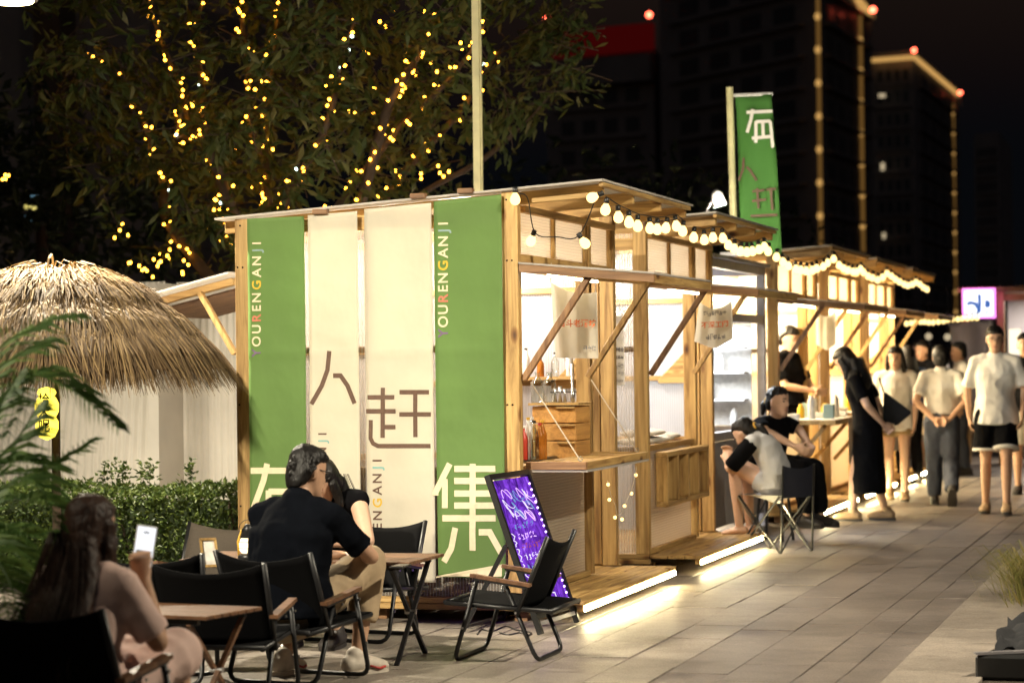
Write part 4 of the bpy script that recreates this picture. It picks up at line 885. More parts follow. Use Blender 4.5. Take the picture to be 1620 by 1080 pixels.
def straw(tier, r0, ln, n, lift, w0, mat, droop=0):
    mb = MB(); sx = []
    for i in range(n):
        a = rnd.uniform(0, 2*PI); rs = max(.01, r0+rnd.uniform(-.07, .07)); l = ln*rnd.uniform(.75, 1.12); da = (rnd.gauss(0, .12)+.5*mnoise.noise((a*6, r0*9, 1.)))/(1+2*rs); w = w0*rnd.uniform(.6, 1.3); li = lift*rnd.uniform(.4, 1.2)*(1+.7*mnoise.noise((a*5, r0*7, 4.)))
        P = []
        for k in range(4):
            s = k/3; r = rs+l*s*.82; z = pz(r)+li*math.sin(PI*min(1, s*.9+.1))*.8+.01-droop*s*s
            aa = a+da*s; P.append(UC+Vector((r*math.cos(aa), r*math.sin(aa), z)))
        sd = Vector((-math.sin(a), math.cos(a), rnd.uniform(-.5, .5)))*w/2
        vs = []
        for k, p_ in enumerate(P): q = (1, 1, .8, .35)[k]; vs += [p_-sd*q, p_+sd*q]
        mb.add(vs, [(0, 1, 3, 2), (2, 3, 5, 4), (4, 5, 7, 6)])
    stuff(mb.build('straw_tier', M(mat), t))
straw(0, .84, .27, 4600, .0, .007, 'straw_shaded', .11); straw(1, .66, .27, 3600, .045, .007, 'straw_shaded', .05); straw(2, .44, .3, 3000, .075, .0075, 'straw_shaded', .02); straw(2, .3, .28, 2300, .085, .0075, 'straw', .0); straw(3, .16, .36, 1800, .07, .007, 'straw'); straw(4, .03, .3, 700, .06, .01, 'straw'); straw(5, .05, .34, 120, .1, .012, 'straw')
p = cp(73, 13.9); p.z = 0
t = thing('paper_lantern', 'lobed yellow lantern with black characters hung from the parasol', 'lantern', (p.x, p.y, 1.1))
zt = lambda y: 1.47-(y-585)/(FPX/13.9)
pr_ = [(.004, zt(697)), (.045, zt(692)), (.066, zt(680)), (.066, zt(668)), (.052, zt(660)), (.068, zt(652)), (.07, zt(640)), (.055, zt(631)), (.044, zt(628)), (.056, zt(622)), (.045, zt(616)), (.004, zt(613))]
MB().lathe(pr_, (p.x, p.y, 0), 20).build('shade', M('sign_yellow'), t, True)
MB().tube([(p.x, p.y, zt(613)), (p.x, p.y, 1.47)], .003, 5).build('cord', M('cable'), t)
for ch, yy in zip('拾木呢', (634, 655, 675)): puttext(ch, .075, M('eye_dark'), t, (p.x+.02, p.y-.073, zt(yy)), (1, 0, 0), (0, 0, 1), bold=.02)

# ------------------------------------------------------------------ hedge, corrugated shed, rear canopy
def leaves(mb, pos, size, asp=.45, up=.3, droop=0.):
    for p_ in pos:
        d = Vector((rnd.gauss(0, 1), rnd.gauss(0, 1), rnd.gauss(up, .7)-droop)).normalized(); s = d.cross(Vector((rnd.gauss(0, 1), rnd.gauss(0, 1), rnd.gauss(0, 1)))).normalized(); l = size*rnd.uniform(.65, 1.3); w = l*asp/2
        n_ = d.cross(s)*l*.12; p_ = Vector(p_); mb.add([p_, p_+d*l*.45+s*w+n_, p_+d*l, p_+d*l*.45-s*w+n_, p_+d*l*.45-n_*.4], [(0, 1, 4), (1, 2, 4), (2, 3, 4), (3, 0, 4)])
t = thing('hedge', 'clipped green hedge in front of the white shed', 'hedge', (-7.8, 14.9, 0)); pos = []
hx0, hx1, hy0, hy1 = -10.4, -5.68, 14.35, 15.3
def htop(x, y): return .68+.05*mnoise.noise((x*1.5, y*2, 1.))+.03*mnoise.noise((x*6, y*6, 3.))
for i in range(19000):
    x = rnd.uniform(hx0, hx1)
    if rnd.random() < .62: y = hy0+abs(rnd.gauss(0, .07))+.05*mnoise.noise((x*3, i*.0001, 5)); z = rnd.uniform(.15, 1)*htop(x, y)
    else: y = rnd.uniform(hy0, hy1); z = htop(x, y)-abs(rnd.gauss(0, .05))
    pos.append((x, y, z))
for sx in (168, 185, 199, 226, 238, 300):
    b_ = at(sx, 760, 'y', 14.8)
    for k in range(40): z = rnd.random(); pos.append((b_.x+rnd.gauss(0, .025)*(1.2-z), 14.8+rnd.gauss(0, .03), b_.z+z*rnd.uniform(.06, .17)))
mb = MB(); leaves(mb, pos, .042, .5); stuff(mb.build('foliage', M('leaf_hedge'), t))
mb = MB()
for i in range(70):
    x = rnd.uniform(hx0, hx1); y = rnd.uniform(hy0+.15, hy1-.1); mb.tube([(x, y, 0), (x+rnd.gauss(0, .08), y+rnd.gauss(0, .08), .6)], .008, 4)
stuff(mb.build('stems', M('bark'), t))
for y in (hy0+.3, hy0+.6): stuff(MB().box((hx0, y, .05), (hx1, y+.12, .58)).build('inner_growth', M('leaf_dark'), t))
t = thing('corrugated_shed', 'pale corrugated sheet shed curving behind the hedge', 'shed', (-8, 17, 0))
xs_b = at(276, 600, 'y', 16.9).x
def sheetmesh(f, nu, nv): 
    vs = [f(i/nu, j/nv) for j in range(nv+1) for i in range(nu+1)]; return MB().add(vs, [(j*(nu+1)+i, j*(nu+1)+i+1, (j+1)*(nu+1)+i+1, (j+1)*(nu+1)+i) for j in range(nv) for i in range(nu)])
x0_, x1_ = xs_b+.002, XB-.02
sheetmesh(lambda u, v: (x0_+(x1_-x0_)*u, 16.95+.006*math.sin(u*(x1_-x0_)/.055*2*PI), v*2.12), 260, 2).build('flat_sheet', M('corrugated_white'), t, True)
x2_ = -11.2
def arch(u, v):
    x = x2_+(xs_b-x2_)*u; a = v*PI*.5; lean = .75*(1-u); bulge = .35*math.sin(v*PI)*(.3+u)*(1-u**4)
    return (x+lean*v*1.4-.3*v*(1-u), 16.75-bulge-.2*(1-v)+.007*math.sin((x+v*.0)*2*PI/.06), v*2.12)
sheetmesh(arch, 460, 16).build('curved_sheet', M('corrugated_white'), t, True)
MB().box((xs_b-.03, 16.5, 0), (xs_b+.05, 17.2, 2.1)).build('corner_panel', M('corrugated_white'), t)
t = thing('rear_canopy', 'sloping wooden canopy with ribbed sheet behind the nearest stall', 'canopy', (-6, 14.6, 2))
for Y in (14.0, 15.2):
    a_, b_ = at(371, 436, 'y', Y), at(262, 466, 'y', Y); b_ = a_+(b_-a_)*1.4
    MB().beam(a_-(0, 0, .04) if False else a_-Vector((0, 0, .035)), b_-Vector((0, 0, .035)), .045, .07, (0, 1, 0)).build('rafter', M('pine_x'), t, bevel=.003)
a_, b_ = at(371, 434, 'y', 14.0), at(262, 464, 'y', 14.0); b_ = a_+(b_-a_)*1.4
MB().prism([a_+Vector((0, -.1, .002)), b_+Vector((0, -.1, .002)), b_+Vector((0, -.1, .014)), a_+Vector((0, -.1, .014))], (0, 1.5, 0)).build('sheet', M('poly_roof'), t)
q_ = b_-a_; sheetmesh(lambda u, v: tuple(a_+q_*u+Vector((0, .03+1.1*v, -.09+.008*math.sin(u*60*2*PI)))), 480, 2).build('ribbed_sheet', M('brown_ribs') if 'brown_ribs' in MAT else M('dark_x'), t, True)
MB().beam(at(316, 462, 'y', 13.95), at(372, 560, 'y', 13.95), .03, .05, (0, 1, 0)).build('brace', M('pine_z'), t, bevel=.003)

# ------------------------------------------------------------------ big tree with fairy lights
TR_ = cp(485, 19.6)
tree = thing('lit_tree', 'large leafy tree wound with fairy lights behind the nearest stall', 'tree', TR_)
strings = [([(470, 470), (500, 380), (555, 300), (600, 241), (640, 192), (697, 141), (742, 85), (770, 30)], 18.8), ([(600, 330), (645, 266), (700, 208), (738, 164), (770, 110), (797, 74)], 19.6), ([(440, 360), (459, 305), (490, 250), (514, 205), (530, 150), (536, 109), (552, 60), (568, 10)], 18.4),
  ([(428, 400), (424, 300), (424, 208), (430, 150), (433, 106), (437, 50), (441, -5)], 18.9), ([(415, 280), (399, 204), (393, 150), (391, 98), (384, 40), (380, -5)], 19.3), ([(350, 300), (326, 212), (322, 151), (314, 100), (308, 60), (320, 5)], 18.6),
  ([(122, 85), (150, 90), (196, 112), (216, 167), (230, 205), (244, 245), (254, 275), (261, 301), (267, 355)], 18.9), ([(235, 5), (246, 40), (262, 80), (285, 140), (300, 200), (330, 240), (345, 300)], 19.5), ([(640, 35), (650, 95), (632, 128), (615, 205), (590, 260)], 20.0), ([(680, 20), (675, 60), (655, 100), (636, 130), (615, 165)], 18.3), ([(300, 150), (285, 180), (280, 220), (300, 215), (325, 225)], 18.2)]
TRUNK_TOP = TR_+Vector((0, 0, 1.5))
MB().tube([TR_, TR_+Vector((.03, 0, .8)), TRUNK_TOP], [.16, .13, .11], 12).build('trunk', M('bark'), tree, True)
fl = thing('fairy_lights', 'hundreds of tiny amber lamps wound along the tree branches', 'fairy lights', TR_)
LM = MB().lathe([(.002, -.014), (.009, -.01), (.009, .01), (.002, .014)], n=6).mesh('lamp')
tips = []; lampmb = MB(); lampw = MB(); cnt = 0
for pts, Y in strings:
    P = [at(x, y, 'y', Y+.15*math.sin(i*1.3)) for i, (x, y) in enumerate(pts)]
    if P[0].z > P[-1].z: P = P[::-1]
    base = TRUNK_TOP if P[0].z > TRUNK_TOP.z+.2 else TR_+Vector((0, 0, .9))
    C = catmull([base, (base*.4+P[0]*.6)+Vector((0, 0, -.1))]+P, 5); n_ = len(C)
    MB().tube(C, [.05*(1-.85*i/n_)+.004 for i in range(n_)], 7).build('branch', M('bark'), tree, True)
    MB().tube([c+Vector((.015*math.sin(i*2.1), -.02, .015*math.cos(i*2.1))) for i, c in enumerate(C[8:])], .0025, 4).build('wire', M('cable'), fl)
    for i in range(6, n_-1):
        seg = (C[i+1]-C[i]); k = max(1, int(seg.length/.062))
        for j in range(k):
            if rnd.random() < .06: continue
            p_ = C[i]+seg*((j+rnd.random())/k)+Vector((rnd.gauss(0, .035), -.03+rnd.gauss(0, .03), rnd.gauss(0, .035)))
            tips.append(p_); w_ = lampw if rnd.random() < .06 else lampmb
            w_.lathe([(.003, -.014), (.0115, -.009), (.0115, .009), (.003, .014)], p_, 6, (rnd.gauss(0, 1), rnd.gauss(0, 1), rnd.gauss(0, 1)))
for x, y in ((187, 371), (196, 362), (206, 425), (220, 418), (228, 428), (254, 405), (262, 408), (285, 395), (296, 412), (290, 432), (253, 418), (246, 432), (331, 358), (352, 380), (343, 333), (480, 275), (470, 285), (452, 312), (446, 318), (665, 282), (700, 271), (704, 272), (622, 278), (630, 282), (594, 315), (645, 314), (520, 330), (415, 322), (427, 315), (405, 300), (411, 307), (2, 283), (9, 288), (430, 240), (412, 180), (375, 235), (610, 45), (622, 15), (580, 85), (560, 175), (590, 140), (600, 180), (690, 110), (730, 75)):
    for k in range(2): lampmb.lathe([(.003, -.014), (.0115, -.009), (.0115, .009), (.003, .014)], at(x+rnd.gauss(0, 5), y+rnd.gauss(0, 5), 'y', 19+rnd.uniform(-.6, .8)), 6)
stuff(lampmb.build('amber_lamps', M('fairy'), fl)); stuff(lampw.build('white_lamps', M('fairy_white'), fl))
mb = MB(); tw = MB(); CC = cp(490, 19.8)
def twig(c, n=20, size=.15, sp=.24):
    d = Vector((rnd.gauss(0, 1), rnd.gauss(0, 1), rnd.gauss(.1, .5))).normalized(); P = [c-d*sp*1.3, c, c+d*sp*1.3]; tw.tube(P, [.006, .004, .002], 4)
    for k in range(n):
        s = rnd.uniform(-1.3, 1.3); p_ = c+d*sp*s+Vector((rnd.gauss(0, .05), rnd.gauss(0, .05), rnd.gauss(-.02, .05))); out = (d+Vector((rnd.gauss(0, .8), rnd.gauss(0, .8), rnd.gauss(-.6, .5)))).normalized()
        sd = out.cross(Vector((rnd.gauss(0, .4), rnd.gauss(0, .4), 1))).normalized(); l = size*rnd.uniform(.6, 1.25); w = l*.2; nn_ = out.cross(sd)*l*.1; dr = Vector((0, 0, -l*.12))
        mb.add([p_, p_+out*l*.4+sd*w+nn_, p_+out*l+dr, p_+out*l*.4-sd*w+nn_, p_+out*l*.42-nn_*.5], [(0, 1, 4), (1, 2, 4), (2, 3, 4), (3, 0, 4)])
k = 0
while k < 560:
    v = Vector((rnd.uniform(-1, 1), rnd.uniform(-1, 1), rnd.uniform(-1, 1)))
    if v.length > 1 or v.length < .25: continue
    c = CC+Vector((v.x*2.5, v.y*1.9, 4.5+v.z*2.6-max(0, .0)))
    if v.z < -.2 and v.x > .35 and rnd.random() < .8: continue
    if mnoise.noise(c*1.1) < -.22: continue
    twig(c); k += 1
for p_ in tips[::4]: twig(Vector(p_)+Vector((rnd.gauss(0, .15), rnd.uniform(.02, .3), rnd.gauss(0, .15))), 16, .11)
for x, y in ((870, 30), (890, 60), (850, 70), (895, 110), (870, 140), (840, 170), (815, 190), (880, 20), (800, 130), (780, 200), (905, 20), (840, 110)):
    for k in range(3): twig(at(x+rnd.gauss(0, 14), y+rnd.gauss(0, 10), 'y', 19.4+rnd.uniform(-.5, .7)), 18, .12)
MB().tube(catmull([TRUNK_TOP+Vector((0, 0, .2)), at(640, 330, 'y', 19.5), at(760, 255, 'y', 19.5), at(845, 180, 'y', 19.5), at(890, 120, 'y', 19.5)], 5), [.04]*5+[.025]*8+[.01]*8, 7).build('branch', M('bark'), tree, True)
stuff(mb.build('crown', M('leaf_tree'), tree)); stuff(tw.build('twigs', M('bark'), tree))
def darktree(label, px, d, R, zc_, n):
    c0_ = cp(px, d); t = thing('dark_tree', label, 'tree', c0_, group='dark trees behind the market'); mb2 = MB(); pos = []
    MB().tube([c0_, c0_+Vector((.1, 0, zc_*.7)), c0_+Vector((0, .1, zc_))], [.18, .12, .05], 8).build('trunk', M('bark'), t, True)
    for i in range(n):
        v = Vector((rnd.gauss(0, .5), rnd.gauss(0, .5), rnd.gauss(0, .5)))
        if v.length > 1.05 or mnoise.noise(v*2.5+c0_) < -.2: continue
        pos.append(c0_+Vector((v.x*R[0], v.y*R[1], zc_+v.z*R[2])))
    leaves(mb2, pos, .22, .4); stuff(mb2.build('crown', M('leaf_dark'), t))
darktree('dim tree left of the lit tree, above the parasol', 60, 26, (2.2, 2, 1.6), 3.0, 3500)
darktree('dim tree right of the pale pole', 930, 34, (3.2, 2.5, 1.9), 2.6, 4000)
darktree('dim tree behind the green flag', 1090, 42, (3.0, 2.5, 2.0), 2.6, 3500)

# ------------------------------------------------------------------ potted palm at the left edge
PC = cp(-70, 9.0)
t = thing('potted_palm', 'feathery green palm leaning in at the left edge', 'palm', PC)
MB().lathe([(.13, 0), (.17, .02), (.2, .33), (.215, .34), (.2, .36), (.02, .34)], PC, 20).build('pot', M('terracotta'), t, True)
def frond(P, ll=.2, n=30):
    C = catmull(P, 10); m_ = len(C); mb = MB(); mb.tube(C, [.006*(1-.7*i/m_) for i in range(m_)], 5)
    for i in range(int(m_*.15), m_):
        tdir = (C[min(i+1, m_-1)]-C[max(i-1, 0)]).normalized(); sd = tdir.cross(Vector((0, 0, 1))).normalized(); f = i/m_; l = ll*math.sin(PI*(.12+.8*f))
        for s in (-1, 1):
            for h_ in (0,):
                d = (tdir*.75+sd*s*.8+Vector((0, 0, .15+rnd.gauss(0, .12)))).normalized(); b_ = C[i]+tdir*h_*.02; e_ = b_+d*l*rnd.uniform(.8, 1.1)+Vector((0, 0, -l*.3)); m2 = b_+d*l*.5; w = .0075
                up_ = d.cross(sd if abs(d.dot(sd)) < .9 else tdir).normalized()*w; mb.add([b_-up_*.4, b_+up_*.4, m2+up_, m2-up_, e_], [(0, 1, 2, 3), (3, 2, 4)])
    mb.build('frond', M('leaf_palm'), t)
stemtop = PC+Vector((.0, 0, .55)); MB().tube([PC+Vector((0, 0, .3)), stemtop], [.04, .025], 8).build('stem', M('bark'), t, True)
def fpx(L, d=9.0): return [stemtop]+[fw*dd+RT*((x-810)/FPX*dd)-UP*((y-540)/FPX*dd)+EYEP for (x, y), dd in zip(L, np.linspace(d, d-.25, len(L)))]
for L in ([(-20, 600), (50, 520), (120, 500)], [(-30, 690), (40, 600), (110, 615), (185, 675)], [(-20, 760), (30, 690), (60, 640)], [(-20, 770), (60, 745), (140, 700)], [(-30, 820), (40, 790), (100, 800)], [(-20, 850), (60, 850), (130, 880)], [(-30, 870), (10, 910), (35, 985)], [(-40, 850), (20, 870), (60, 930)], [(-30, 700), (0, 640), (30, 590)], [(-20, 800), (50, 760), (90, 830)], [(-30, 640), (30, 560), (80, 540)], [(-30, 760), (20, 730), (90, 740)], [(-30, 860), (40, 880), (90, 930)], [(-40, 900), (0, 930), (20, 1010)]): frond(fpx(L, 8.9+rnd.uniform(-.25, .25)))

# ------------------------------------------------------------------ towers and far buildings
def tower(label, corners, z1, strips, floors, fh, mat='tower_wall'):
    """corners: plan points going round; strips: (i, t) places on the outline that carry a light strip"""
    base = sum((Vector(c) for c in corners), Vector())/len(corners); t = thing('apartment_tower', label, 'tower', (base.x, base.y, 0), group='dark apartment towers on the skyline')
    MB().prism([Vector((c[0], c[1], 0)) for c in corners], (0, 0, z1)).build('wall', M(mat), t)
    MB().prism([Vector((base.x+(c[0]-base.x)*.96, base.y+(c[1]-base.y)*.96, z1)) for c in corners], (0, 0, 1.2)).build('parapet', M(mat), t)
    for i in range(len(corners)-1):
        a, b = Vector(corners[i]), Vector(corners[i+1]); a.z = b.z = 0; d = (b-a); n_ = Vector((d.y, -d.x, 0)).normalized(); n_ = n_ if n_.y < 0 else -n_
        for k in range(floors):
            z = 3+k*fh
            if z > z1-1: break
            MB().beam(a+d*.08+n_*.35+Vector((0, 0, z)), a+d*.92+n_*.35+Vector((0, 0, z)), .7, .25).build('balcony', M(mat), t)
            for q in (.2, .4, .6, .8): MB().beam(a+d*(q-.06)+n_*.06+Vector((0, 0, z+1.3)), a+d*(q+.06)+n_*.06+Vector((0, 0, z+1.3)), .1, 1.5).build('window', M('tower_dark'), t)
    for (p0, p1, spots) in strips:
        MB().beam(p0, p1, .32, .32, (0, 1, 0)).build('light_strip', M('gold_strip'), t)
        for k in range(spots): q = (k+.5)/spots; MB().sphere(Vector(p0)*(1-q)+Vector(p1)*q+Vector((0, -.4, 0)), (.28, .3, .36), 6).build('strip_lamp', M('gold_spot'), t)
    return t
def w3(px, d, z): v = cp(px, d); v.z = z; return v
zA = 36.5
tA = tower('tall tower with two golden light columns, its top out of the picture', [cp(1050, 250), cp(1302, 225), cp(1385, 248), cp(1150, 290)], 44, [(w3(1301, 224, 4), w3(1301, 224, 44), 13), (w3(1368, 242, 4), w3(1368, 242, 38), 11)], 13, 3.0)
MB().beam(w3(1345, 236, zA+1.4), w3(1386, 247, zA), .6, .6).build('light_strip', M('gold_spot'), tA)
zB = 42.5
tB = tower('lower tower with a golden roof outline and one golden light column', [cp(1385, 333), cp(1452, 330), cp(1522, 378), cp(1440, 390)], zB, [(w3(1513, 370, 4), w3(1513, 370, zB-2), 12)], 13, 3.0)
for a_, b_ in ((w3(1385, 332, zB), w3(1452, 329, zB)), (w3(1452, 329, zB), w3(1522, 377, zB))): MB().beam(a_, b_, .55, .55).build('light_strip', M('gold_spot'), tB)
tC = tower('plain brownish tower at the right behind the golden roofed tower', [cp(1545, 450), cp(1585, 445), cp(1605, 480), cp(1560, 490)], 42, [], 12, 3.2)
tD = tower('dark block with a dim red band along its top', [cp(870, 262), cp(1040, 255), cp(1080, 290), cp(900, 300)], 34, [], 10, 3.2)
for z0_, z1_, mm in ((34.2, 37, 'red_band'), (31, 33.8, 'tower_wall')): MB().beam(w3(880, 260, (z0_+z1_)/2), w3(1038, 253.5, (z0_+z1_)/2), 1, z1_-z0_).build('crown_band', M(mm), tD)
for i, (x, y, d) in enumerate(((1381, 16, 240), (1446, 80, 330), (1519, 147, 372), (1027, 24, 254), (865, 31, 262))):
    p_ = fw*d+RT*((x-810)/FPX*d)-UP*((y-540)/FPX*d)+EYEP
    t = thing('beacon', ['red beacon on the right end of the tallest tower roof', 'red beacon at the near corner of the golden roof', 'red beacon at the far end of the golden roof', 'red beacon above the red banded block', 'red beacon seen at the edge of the tree leaves'][i], 'beacon', p_, group='red aircraft warning beacons')
    MB().sphere(p_, .32, 8).build('lamp', M('red_beacon'), t, True); MB().tube([p_-Vector((0, 0, 2.2)), p_], .12, 6).build('mast', M('grey_metal'), t)
for x, y, d, w_, h_ in ((1396, 152, 330, .45, .25), (1397, 264, 330, .25, .5), (1399, 373, 330, .2, .4)):
    p_ = fw*d+RT*((x-810)/FPX*d)-UP*((y-540)/FPX*d)+EYEP; MB().box((p_.x-w_, p_.y-.5, p_.z-h_), (p_.x+w_, p_.y-.3, p_.z+h_)).build('lit_window', M('lit_window'), tB)
t = thing('dark_building', 'dark low building with one coloured window at the far left', 'building', cp(20, 48)); b0, b1 = cp(-160, 50), cp(240, 48)
MB().prism([b0, b1, b1+Vector((0, 8, 0)), b0+Vector((0, 8, 0))], (0, 0, 9)).build('wall', M('tower_wall'), t)
a_, b_ = cp(57, 47.5), cp(100, 47.5); MB().prism([a_, b_, b_+Vector((.1, .5, 0)), a_+Vector((.1, .5, 0))], (0, 0, 9)).build('pilaster', M('bark'), t)
for i, (x0, x1, y0_, y1_, mm) in enumerate(((39, 46, 310, 330, 'colour_window'), (47, 57, 310, 325, 'colour_window_b'), (48, 57, 327, 340, 'colour_window'), (40, 55, 342, 350, 'colour_window_b'))):
    d = 47.4; q = [fw*d+RT*((x-810)/FPX*d)-UP*((y-540)/FPX*d)+EYEP for x, y in ((x0, y1_), (x1, y1_), (x1, y0_), (x0, y0_))]; MB().prism(q, (0, .1, 0)).build('window_pane', M(mm), t)

# ------------------------------------------------------------------ stall across the lane with the pink edged sign
YR = 34.
t = thing('far_stall', 'stall across the lane at the right edge with a bright counter', 'stall', at(1580, 640, 'y', YR))
RX = lambda px, Y=YR: at(px, 565, 'y', Y).x
zq = lambda py, Y=YR: at(1560, py, 'y', Y).z
MB().box((RX(1518), YR-.2, zq(462)), (RX(1760), YR+2.2, zq(455))).build('roof', M('dark_x'), t)
for px in (1522, 1578, 1700): MB().box((RX(px), YR, 0), (RX(px)+.1, YR+.1, zq(462)-.002)).build('post', M('pine_z'), t)
MB().box((RX(1583), YR+.02, zq(476)), (RX(1700), YR+.08, zq(466))).build('fascia', M('pine_x'), t)
MB().box((RX(1578), YR+1.8, .1), (RX(1750), YR+1.85, zq(465))).build('back_panel', M('poly_backx'), t)
MB().box((RX(1590), YR-.1, .85), (RX(1750), YR+.5, .95)).build('counter', M('pine_x'), t); MB().box((RX(1592), YR, .1), (RX(1750), YR+.05, .849)).build('front_panel', M('poly_front'), t)
MB().box((RX(1588), YR+.9, zq(560)), (RX(1606), YR+1.0, zq(520))).build('lamp', M('tent_glow'), t)
lights_area('far_stall_light', (RX(1640), YR+.9, zq(470)), (RX(1640), YR+.9, 0), 60, .6, (1., .86, .7), parent=t)
t = thing('light_box_sign', 'square white light box sign with a pink glowing edge', 'sign', at(1547, 480, 'y', YR-.35)); a_, b_ = at(1526, 500, 'y', YR-.35), at(1570, 459, 'y', YR-.35)
MB().box((a_.x, YR-.35, a_.z), (b_.x, YR-.25, b_.z)).build('face', M('sign_white'), t, bevel=.02)
MB().box((a_.x-.03, YR-.32, a_.z-.03), (b_.x+.03, YR-.24, b_.z+.03)).build('glowing_edge', M('sign_pink'), t)
for pts in ([(1532, 483), (1532, 478), (1546, 481)], [(1549, 465), (1550, 478), (1549, 495)], [(1543, 481), (1548, 488), (1548, 495)], [(1558, 479), (1564, 476), (1564, 486), (1558, 481)], [(1560, 493), (1563, 495)]):
    P = [at(x, y, 'y', YR-.362) for x, y in pts]
    for i in range(len(P)-1): MB().beam(P[i], P[i+1], .05 if x != 1549 else .1, .004, (0, 1, 0)).build('sign_mark', M('sign_blue'), t)
q = [at(x, y, 'y', 32.6) for x, y in ((1502, 512), (1572, 506), (1572, 640), (1515, 640))]
vs = []; 
for j in range(13):
    for i in range(13): u, v = i/12, j/12; p_ = (q[0]*(1-u)+q[1]*u)*(1-v)+(q[3]*(1-u)+q[2]*u)*v; vs.append(p_+Vector((0, .05*math.sin(u*11), 0)))
o = MB().add(vs, [(j*13+i, j*13+i+1, (j+1)*13+i+1, (j+1)*13+i) for j in range(12) for i in range(12)]).build('white_curtain', M('curtain_white'), None, True); md = o.modifiers.new('thick', 'SOLIDIFY'); md.thickness = .004
tag(o, 'white fabric screen hanging behind the walkers near the lit sign', 'curtain')
for i, (px, py, Y) in enumerate(((1469, 532, 38), (1499, 533, 38))):
    p_ = at(px, py, 'y', Y); t = thing('globe_lamp', ['round pale lamp in the dark gap beyond the stalls', 'round pale lamp close to the white fabric screen'][i], 'lamp', p_, group='round lamps beyond the stalls'); MB().sphere(p_, .055, 8).build('globe', M('lit_window'), t, True); MB().tube([p_, p_+Vector((0, 0, .8))], .01, 5).build('cord', M('cable'), t)

# ------------------------------------------------------------------ kerb side: grass clump, covered case
gc = at(1645, 950, 'z', 0)
t = thing('grass_clump', 'clump of dry ornamental grass by the right kerb', 'grass', gc); mb = MB()
for i in range(900):
    a = rnd.uniform(0, 2*PI); r = abs(rnd.gauss(0, .12)); b_ = gc+Vector((r*math.cos(a), r*math.sin(a)*2.2, 0)); o_ = Vector((math.cos(a), math.sin(a), 0))*rnd.uniform(.05, .3); h_ = rnd.uniform(.12, .34); sd = Vector((-math.sin(a), math.cos(a), 0))*.003
    P = [b_, b_+o_*.35+Vector((0, 0, h_*.7)), b_+o_*.8+Vector((0, 0, h_)), b_+o_*1.3+Vector((0, 0, h_*.8))]
    mb.add([P[0]-sd, P[0]+sd, P[1]-sd, P[1]+sd, P[2]-sd*.7, P[2]+sd*.7, P[3]], [(0, 1, 3, 2), (2, 3, 5, 4), (4, 5, 6)])
stuff(mb.build('blades', M('leaf_grass'), t))
bc = at(1600, 1062, 'z', .0)
t = thing('covered_case', 'black covered case with metal edge in the bottom right corner', 'case', bc)
MB().prism([bc+Vector((-.14, -.3, 0)), bc+Vector((.45, -.3, 0)), bc+Vector((.45, .35, 0)), bc+Vector((.0, .35, 0))], (0, 0, .11)).build('body', M('black_plastic'), t, bevel=.012)
MB().beam(bc+Vector((-.14, -.3, .118)), bc+Vector((.45, -.02, .125)), .03, .012).build('metal_edge', M('grey_metal'), t)
mb = MB(); n = 22; vs = []
for j in range(n+1):
    for i in range(n+1): u, v = i/n, j/n; vs.append(bc+Vector((-.06+.5*u+.03*mnoise.noise((u*4, v*4, 7)), -.2+.75*v, .115+.07*abs(mnoise.noise((u*3.5, v*3.5, 2)))+.04*mnoise.noise((u*9, v*9, 4)) + .07*v)))
mb.add(vs, [(j*(n+1)+i, j*(n+1)+i+1, (j+1)*(n+1)+i+1, (j+1)*(n+1)+i) for j in range(n) for i in range(n)]); mb.build('crumpled_cover', M('black_fabric_soft'), t, True)

# ------------------------------------------------------------------ people
def remesh(name, mb, mat, parent, voxel, smooth=4, nz=0., nf=6., seed=0, ztop=None):
    """one continuous surface grown from overlapping volumes"""
    me = mb.mesh(name); o = bpy.data.objects.new(name, me); COL.objects.link(o)
    md = o.modifiers.new('r', 'REMESH'); md.mode = 'VOXEL'; md.voxel_size = voxel; md.use_smooth_shade = True
    if smooth: sm = o.modifiers.new('s', 'SMOOTH'); sm.iterations = smooth; sm.factor = .5
    bpy.context.view_layer.update(); me2 = bpy.data.meshes.new_from_object(o.evaluated_get(bpy.context.evaluated_depsgraph_get()))
    bpy.data.objects.remove(o); bpy.data.meshes.remove(me)
    if nz:
        co = np.empty(len(me2.vertices)*3); me2.vertices.foreach_get('co', co); no = np.empty_like(co); me2.vertices.foreach_get('normal', no)
        co = co.reshape(-1, 3); no = no.reshape(-1, 3); d = np.array([1.3*(.35-abs(mnoise.noise((c[0]*nf+seed, c[1]*nf, c[2]*nf*.5+c[0]*2)))*1.6) + .5*(.3-abs(mnoise.noise((c[0]*nf*1.7+seed, c[1]*nf*1.7, c[2]*nf*1.9)))*1.5) for c in co])
        if ztop is not None: d = d*np.clip((ztop-co[:, 2])/.12, 0, 1)
        co += no*(d*nz)[:, None]
        me2.vertices.foreach_set('co', co.ravel()); me2.update()
    me2.polygons.foreach_set('use_smooth', [True]*len(me2.polygons)); me2.materials.clear()
    return link(name, me2, M(mat), parent, world=False)

